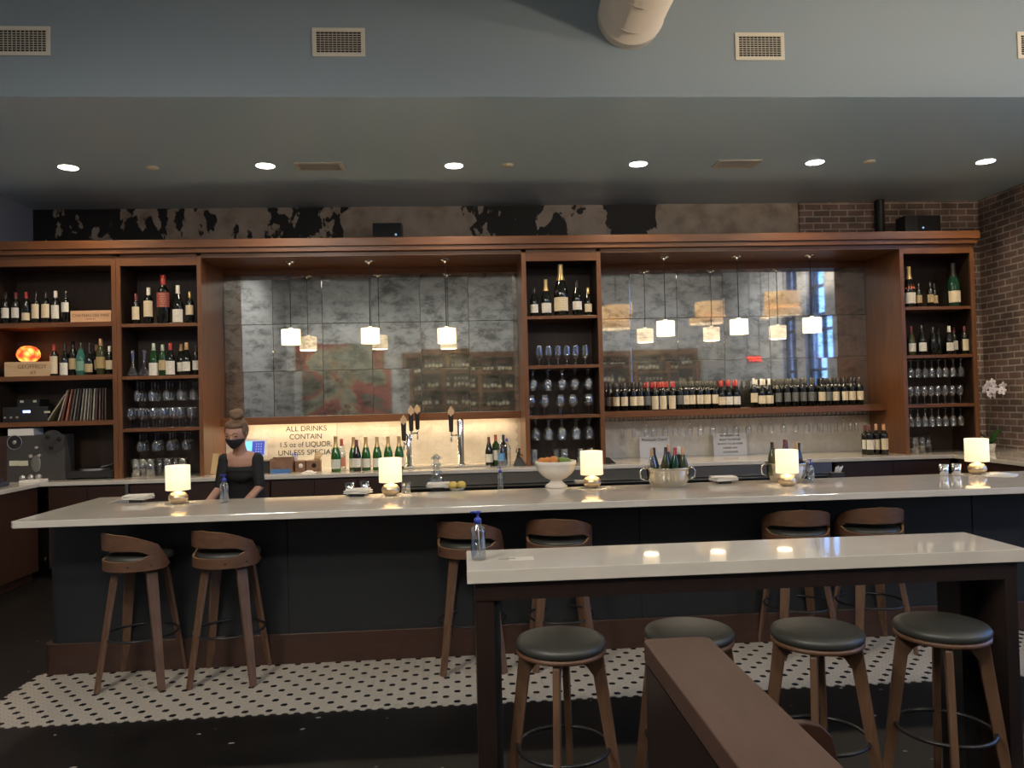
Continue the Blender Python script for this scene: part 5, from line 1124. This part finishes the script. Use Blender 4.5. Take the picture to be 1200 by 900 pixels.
m_ = so_.modifiers.new('smooth', 'SMOOTH'); m_.factor = .5; m_.iterations = 4
tr = MB(); ring_loft(tr, [(0, .10, .74, .17, .125), (0, .10, .90, .175, .13), (0, .085, .95, .165, .12)])
for s_ in (-1, 1): capsule_chain(tr, [(s_*.08, .10, .84), (s_*.085, .07, .48), (s_*.085, .10, .12)], [.104, .07, .055])
tr_ = tr.build('trousers', CLOTH, wo); m_ = tr_.modifiers.new('remesh', 'REMESH'); m_.mode = 'VOXEL'; m_.voxel_size = .012; m_.use_smooth_shade = True
# mask
mk = MB(); vs = []; fs = []; nu, nv = 14, 8
for j in range(nv+1):
    for i in range(nu+1):
        u_ = -1+2*i/nu; v_ = j/nv; a = u_*1.25
        w_ = .079-.012*(v_-.3)**2*4
        x = w_*math.sin(a)*1.02; y_ = -.004-.098*math.cos(a)*(1-.10*(v_-.25)**2*3)-.012*math.exp(-(a*2.2)**2)*(1-v_)
        z = -.012-.085*v_*(1-.42*u_*u_)-.018*u_*u_*(1-v_)
        vs.append(hp_(x, y_, z))
for j in range(nv):
    for i in range(nu): fs.append((j*(nu+1)+i, j*(nu+1)+i+1, (j+1)*(nu+1)+i+1, (j+1)*(nu+1)+i))
mk.add(vs, fs, 0, True); mo = mk.build('face_mask', P('black_mask_cloth', (.01, .01, .011), .8), wo); s_m = mo.modifiers.new('s', 'SOLIDIFY'); s_m.thickness = .004
MB().tube([hp_(-.076, -.03, -.02), hp_(-.083, .0, -.005), hp_(-.08, .012, -.02)], .0018, 5).tube([hp_(.076, -.03, -.02), hp_(.083, .0, -.005), hp_(.08, .012, -.02)], .0018, 5).build('ear_loop', CLOTH, mo)
mb = MB()
for s_ in (-1, 1): mb.ball(hp_(s_*.030, -.0855, .006), .012, 10, 6, M=Rh, sc=(1.2, .35, .45))
mb.build('eye', P('dark_eye', (.03, .018, .012), .3), wo)
mb = MB()
for s_ in (-1, 1): mb.tube([hp_(s_*.012, -.098, .028), hp_(s_*.032, -.096, .036), hp_(s_*.052, -.082, .030)], [.003, .004, .002], 6)
mb.build('eyebrow', HAIR, wo)
hr = MB()
hr.ball(hp_(0, .022, .02), .1, 20, 14, M=Rh, sc=(.84, .92, 1.0)); hr.ball(hp_(0, -.02, .075), .06, 14, 10, M=Rh, sc=(1.15, 1.0, .62))
for s_ in (-1, 1): hr.ball(hp_(s_*.068, -.01, .02), .03, 10, 8, M=Rh, sc=(.5, 1.1, 1.3))
hr.ball(hp_(.01, .03, .135), .046, 12, 8); hr.torus(hp_(.012, .02, .15), .032, .02, 16, 8, M=Matrix.Rotation(.8, 3, 'X')); hr.ball(hp_(-.02, .02, .155), .026, 10, 8); hr.ball(hp_(.038, .02, .145), .024, 10, 8)
ho = hr.build('hair', HAIR, wo); m_ = ho.modifiers.new('remesh', 'REMESH'); m_.mode = 'VOXEL'; m_.voxel_size = .006; m_.use_smooth_shade = True
tx_ = bpy.data.textures.new('hairn', 'CLOUDS'); tx_.noise_scale = .02; dm = ho.modifiers.new('d', 'DISPLACE'); dm.texture = tx_; dm.strength = .006

# ------------------------------------------------------------------ room behind the camera (seen in the mirrors)
def rear_unit(x0, x1, label, zt2=3.07, flip=False):
    c = (x0+x1)/2; root = empty('wine_shelving', (c, -3.75, 0), label, 'shelving'); w = (x1-x0)/2
    n = max(1, round((x1-x0)/.95)); bw_ = (x1-x0)/n
    for i in range(n+1): MB().box(-w+bw_*i-.05, -w+bw_*i+.05, -.4, 0, 0, zt2-.16).build('upright', WOOD, root)
    MB().box(-w-.06, w+.06, -.42, .02, zt2-.16, zt2).build('cornice', WOODH, root, bevel=.004)
    MB().box(-w, w, -.42, -.4, 0, zt2-.1).build('back_panel', WOODD, root)
    zs = [.5, 1.0, 1.5, 2.0, 2.5]
    for z in zs: MB().box(-w, w, -.4, -.01, z-.07, z).build('shelf', WOODH, root)
    g = 'bottles on the shelving behind the viewer'
    for z in zs[1:]:
        for i in range(n):
            k = int((bw_-.2)/.105)
            for j in range(k):
                if (j+i*3+int(z*4)) % 7 == 5: continue
                b0 = bottle(bo if (i+j) % 3 else bu, 'dark', ['cream', 'white', 'cream'][(i+j) % 3], ['dark', 'red', 'white', 'dark'][(i*2+int(z*2)) % 4], (c-w+bw_*i+.12+j*.105, -3.84, z), 'dark wine bottle on the shelving behind the viewer, shown only in the mirrors', g, 1.0, PI)
    return root
rear_unit(-1.55, 1.6, 'long wooden wine shelving reflected in the left mirror')
rear_unit(3.95, 6.8, 'wooden wine shelving reflected in the right mirror', 3.0)
# drum lamps
for i, (px, py) in enumerate(((722, 371), (830, 366), (914, 357))):
    d = 2*YM-2.35; q_ = ony(px, py, d)
    x = q_.x
    root = empty('drum_pendant', (x, 2.35, q_.z), 'large two tier drum pendant reflected in the right mirror, %s' % ['left one', 'middle one', 'right one'][i], 'pendant lamp', 'drum pendants in the dining room')
    MB().lathe([(.31, .25), (.315, .25), (.315, -.12), (.31, -.12)], n=40).build('upper_shade', SH_D, root)
    MB().lathe([(.335, -.1), (.34, -.1), (.34, -.25), (.335, -.25)], n=40).build('lower_shade', SH_D, root)
    MB().cyl((0, 0, 0), .01, .2, ZTOP-q_.z, 8).build('rod', BLACKP, root); MB().cyl((0, 0, 0), .07, ZTOP-q_.z-.03, ZTOP-q_.z, 16).build('canopy', CHROME, root)
    light('POINT', 'drum_light', (x, 2.35, q_.z+.235), 110, (1, .82, .6), shadow_soft_size=.05); MB().cyl((0, 0, 0), .334, -.245, -.24, 32).build('diffuser', DIFF, root)
# painting reflected in left mirror
ART, nt, b = newmat('abstract_painting')
v = coords(nt, (1, 1, 1)); n = N(nt, 'ShaderNodeTexNoise'); n.inputs['Scale'].default_value = .8; n.inputs['Detail'].default_value = 4; n.inputs['Distortion'].default_value = .9; nt.links.new(v, n.inputs['Vector'])
rr_ = ramp(nt, [(.0, (.015, .022, .02)), (.40, (.03, .045, .035)), (.45, (.20, .012, .014)), (.53, (.26, .018, .018)), (.57, (.24, .19, .10)), (.62, (.2, .22, .18)), (.7, (.06, .075, .065))]); nt.links.new(n.outputs['Fac'], rr_.inputs[0]); nt.links.new(rr_.outputs[0], b.inputs['Base Color'])
o = MB().box(0, 2.45, 0, .05, 0, 2.55).build('abstract_painting', ART, None, (-4.6, YBK+.001, .85)); tag(o, 'large red and gold abstract painting reflected in the left mirror', 'painting')
# exit sign
q_ = ony(887, 421, 2*YM-.2)
ex = empty('exit_sign', (q_.x, .2, q_.z), 'glowing red hanging exit sign reflected in the right mirror', 'sign')
MB().box(-.17, .17, -.055, 0, -.1, .1).build('sign_box', EXITB, ex, bevel=.004); MB().box(-.15, -.14, -.03, -.02, .14, ZTOP-q_.z).box(.14, .15, -.03, -.02, .14, ZTOP-q_.z).build('hanging_rod', BLACKP, ex)
text('exit_lettering', 'EXIT', .16, EXITR, ex, (0, .003, 0), rot=(PI/2, 0, PI), bold=.006)
door = struct(MB().box(2.2, 3.2, YBK, YBK+.05, 0, 2.2).build('door_1', NAVY), 'dark door in the rear wall')

# ------------------------------------------------------------------ daylight and other light
w = bpy.data.worlds.new('dusk'); scene.world = w; w.use_nodes = True; nt = w.node_tree; bg = nt.nodes['Background']
tc = N(nt, 'ShaderNodeTexCoord'); sp2 = N(nt, 'ShaderNodeSeparateXYZ'); nt.links.new(tc.outputs['Generated'], sp2.inputs[0])
rr_ = ramp(nt, [(.45, (.10, .15, .25)), (.55, (.20, .42, .95)), (1, (.16, .33, .8))])
mp = N(nt, 'ShaderNodeMapRange'); mp.inputs['From Min'].default_value = -1; nt.links.new(sp2.outputs[2], mp.inputs['Value']); nt.links.new(mp.outputs[0], rr_.inputs[0]); nt.links.new(rr_.outputs[0], bg.inputs[0])
bg.inputs[1].default_value = 4.2
for a, b_ in wins:
    l = light('AREA', 'window_portal', (XR2+.2, (a+b_)/2, (zb+zt)/2), 1, (1, 1, 1), shape='RECTANGLE', size=zt-zb, size_y=b_-a); l.rotation_euler = (0, R(90), 0); l.data.cycles.is_portal = True
# unseen ceiling lights added behind the viewer to lift the ambient light
for i, (x, y_) in enumerate(((-2.6, .8), (-3.2, -.9), (0.2, -.7), (5.3, -.7))):
    root = empty('added_ceiling_light', (x, y_, ZTOP), 'round unseen ceiling light added behind the viewer as room fill', 'ceiling light', 'added unseen fill lights')
    MB().cyl((0, 0, 0), .4, -.03, 0, 32).build('lens', DL, root)
    light('SPOT', 'room_fill_light', (x, y_, ZTOP-.05), 270, (1, .93, .82), spot_size=R(176), spot_blend=.4, shadow_soft_size=.4)

vs_ = scene.view_settings; vs_.view_transform = 'Standard'; vs_.look = 'None'; vs_.gamma = 1; vs_.use_curve_mapping = False; vs_.exposure = 0.9
scene.cycles.max_bounces = 8; scene.cycles.transparent_max_bounces = 24; scene.cycles.diffuse_bounces = 4; scene.cycles.glossy_bounces = 5
scene.cycles.sample_clamp_indirect = 4; scene.cycles.use_denoising = True; scene.cycles.caustics_reflective = False; scene.cycles.caustics_refractive = False
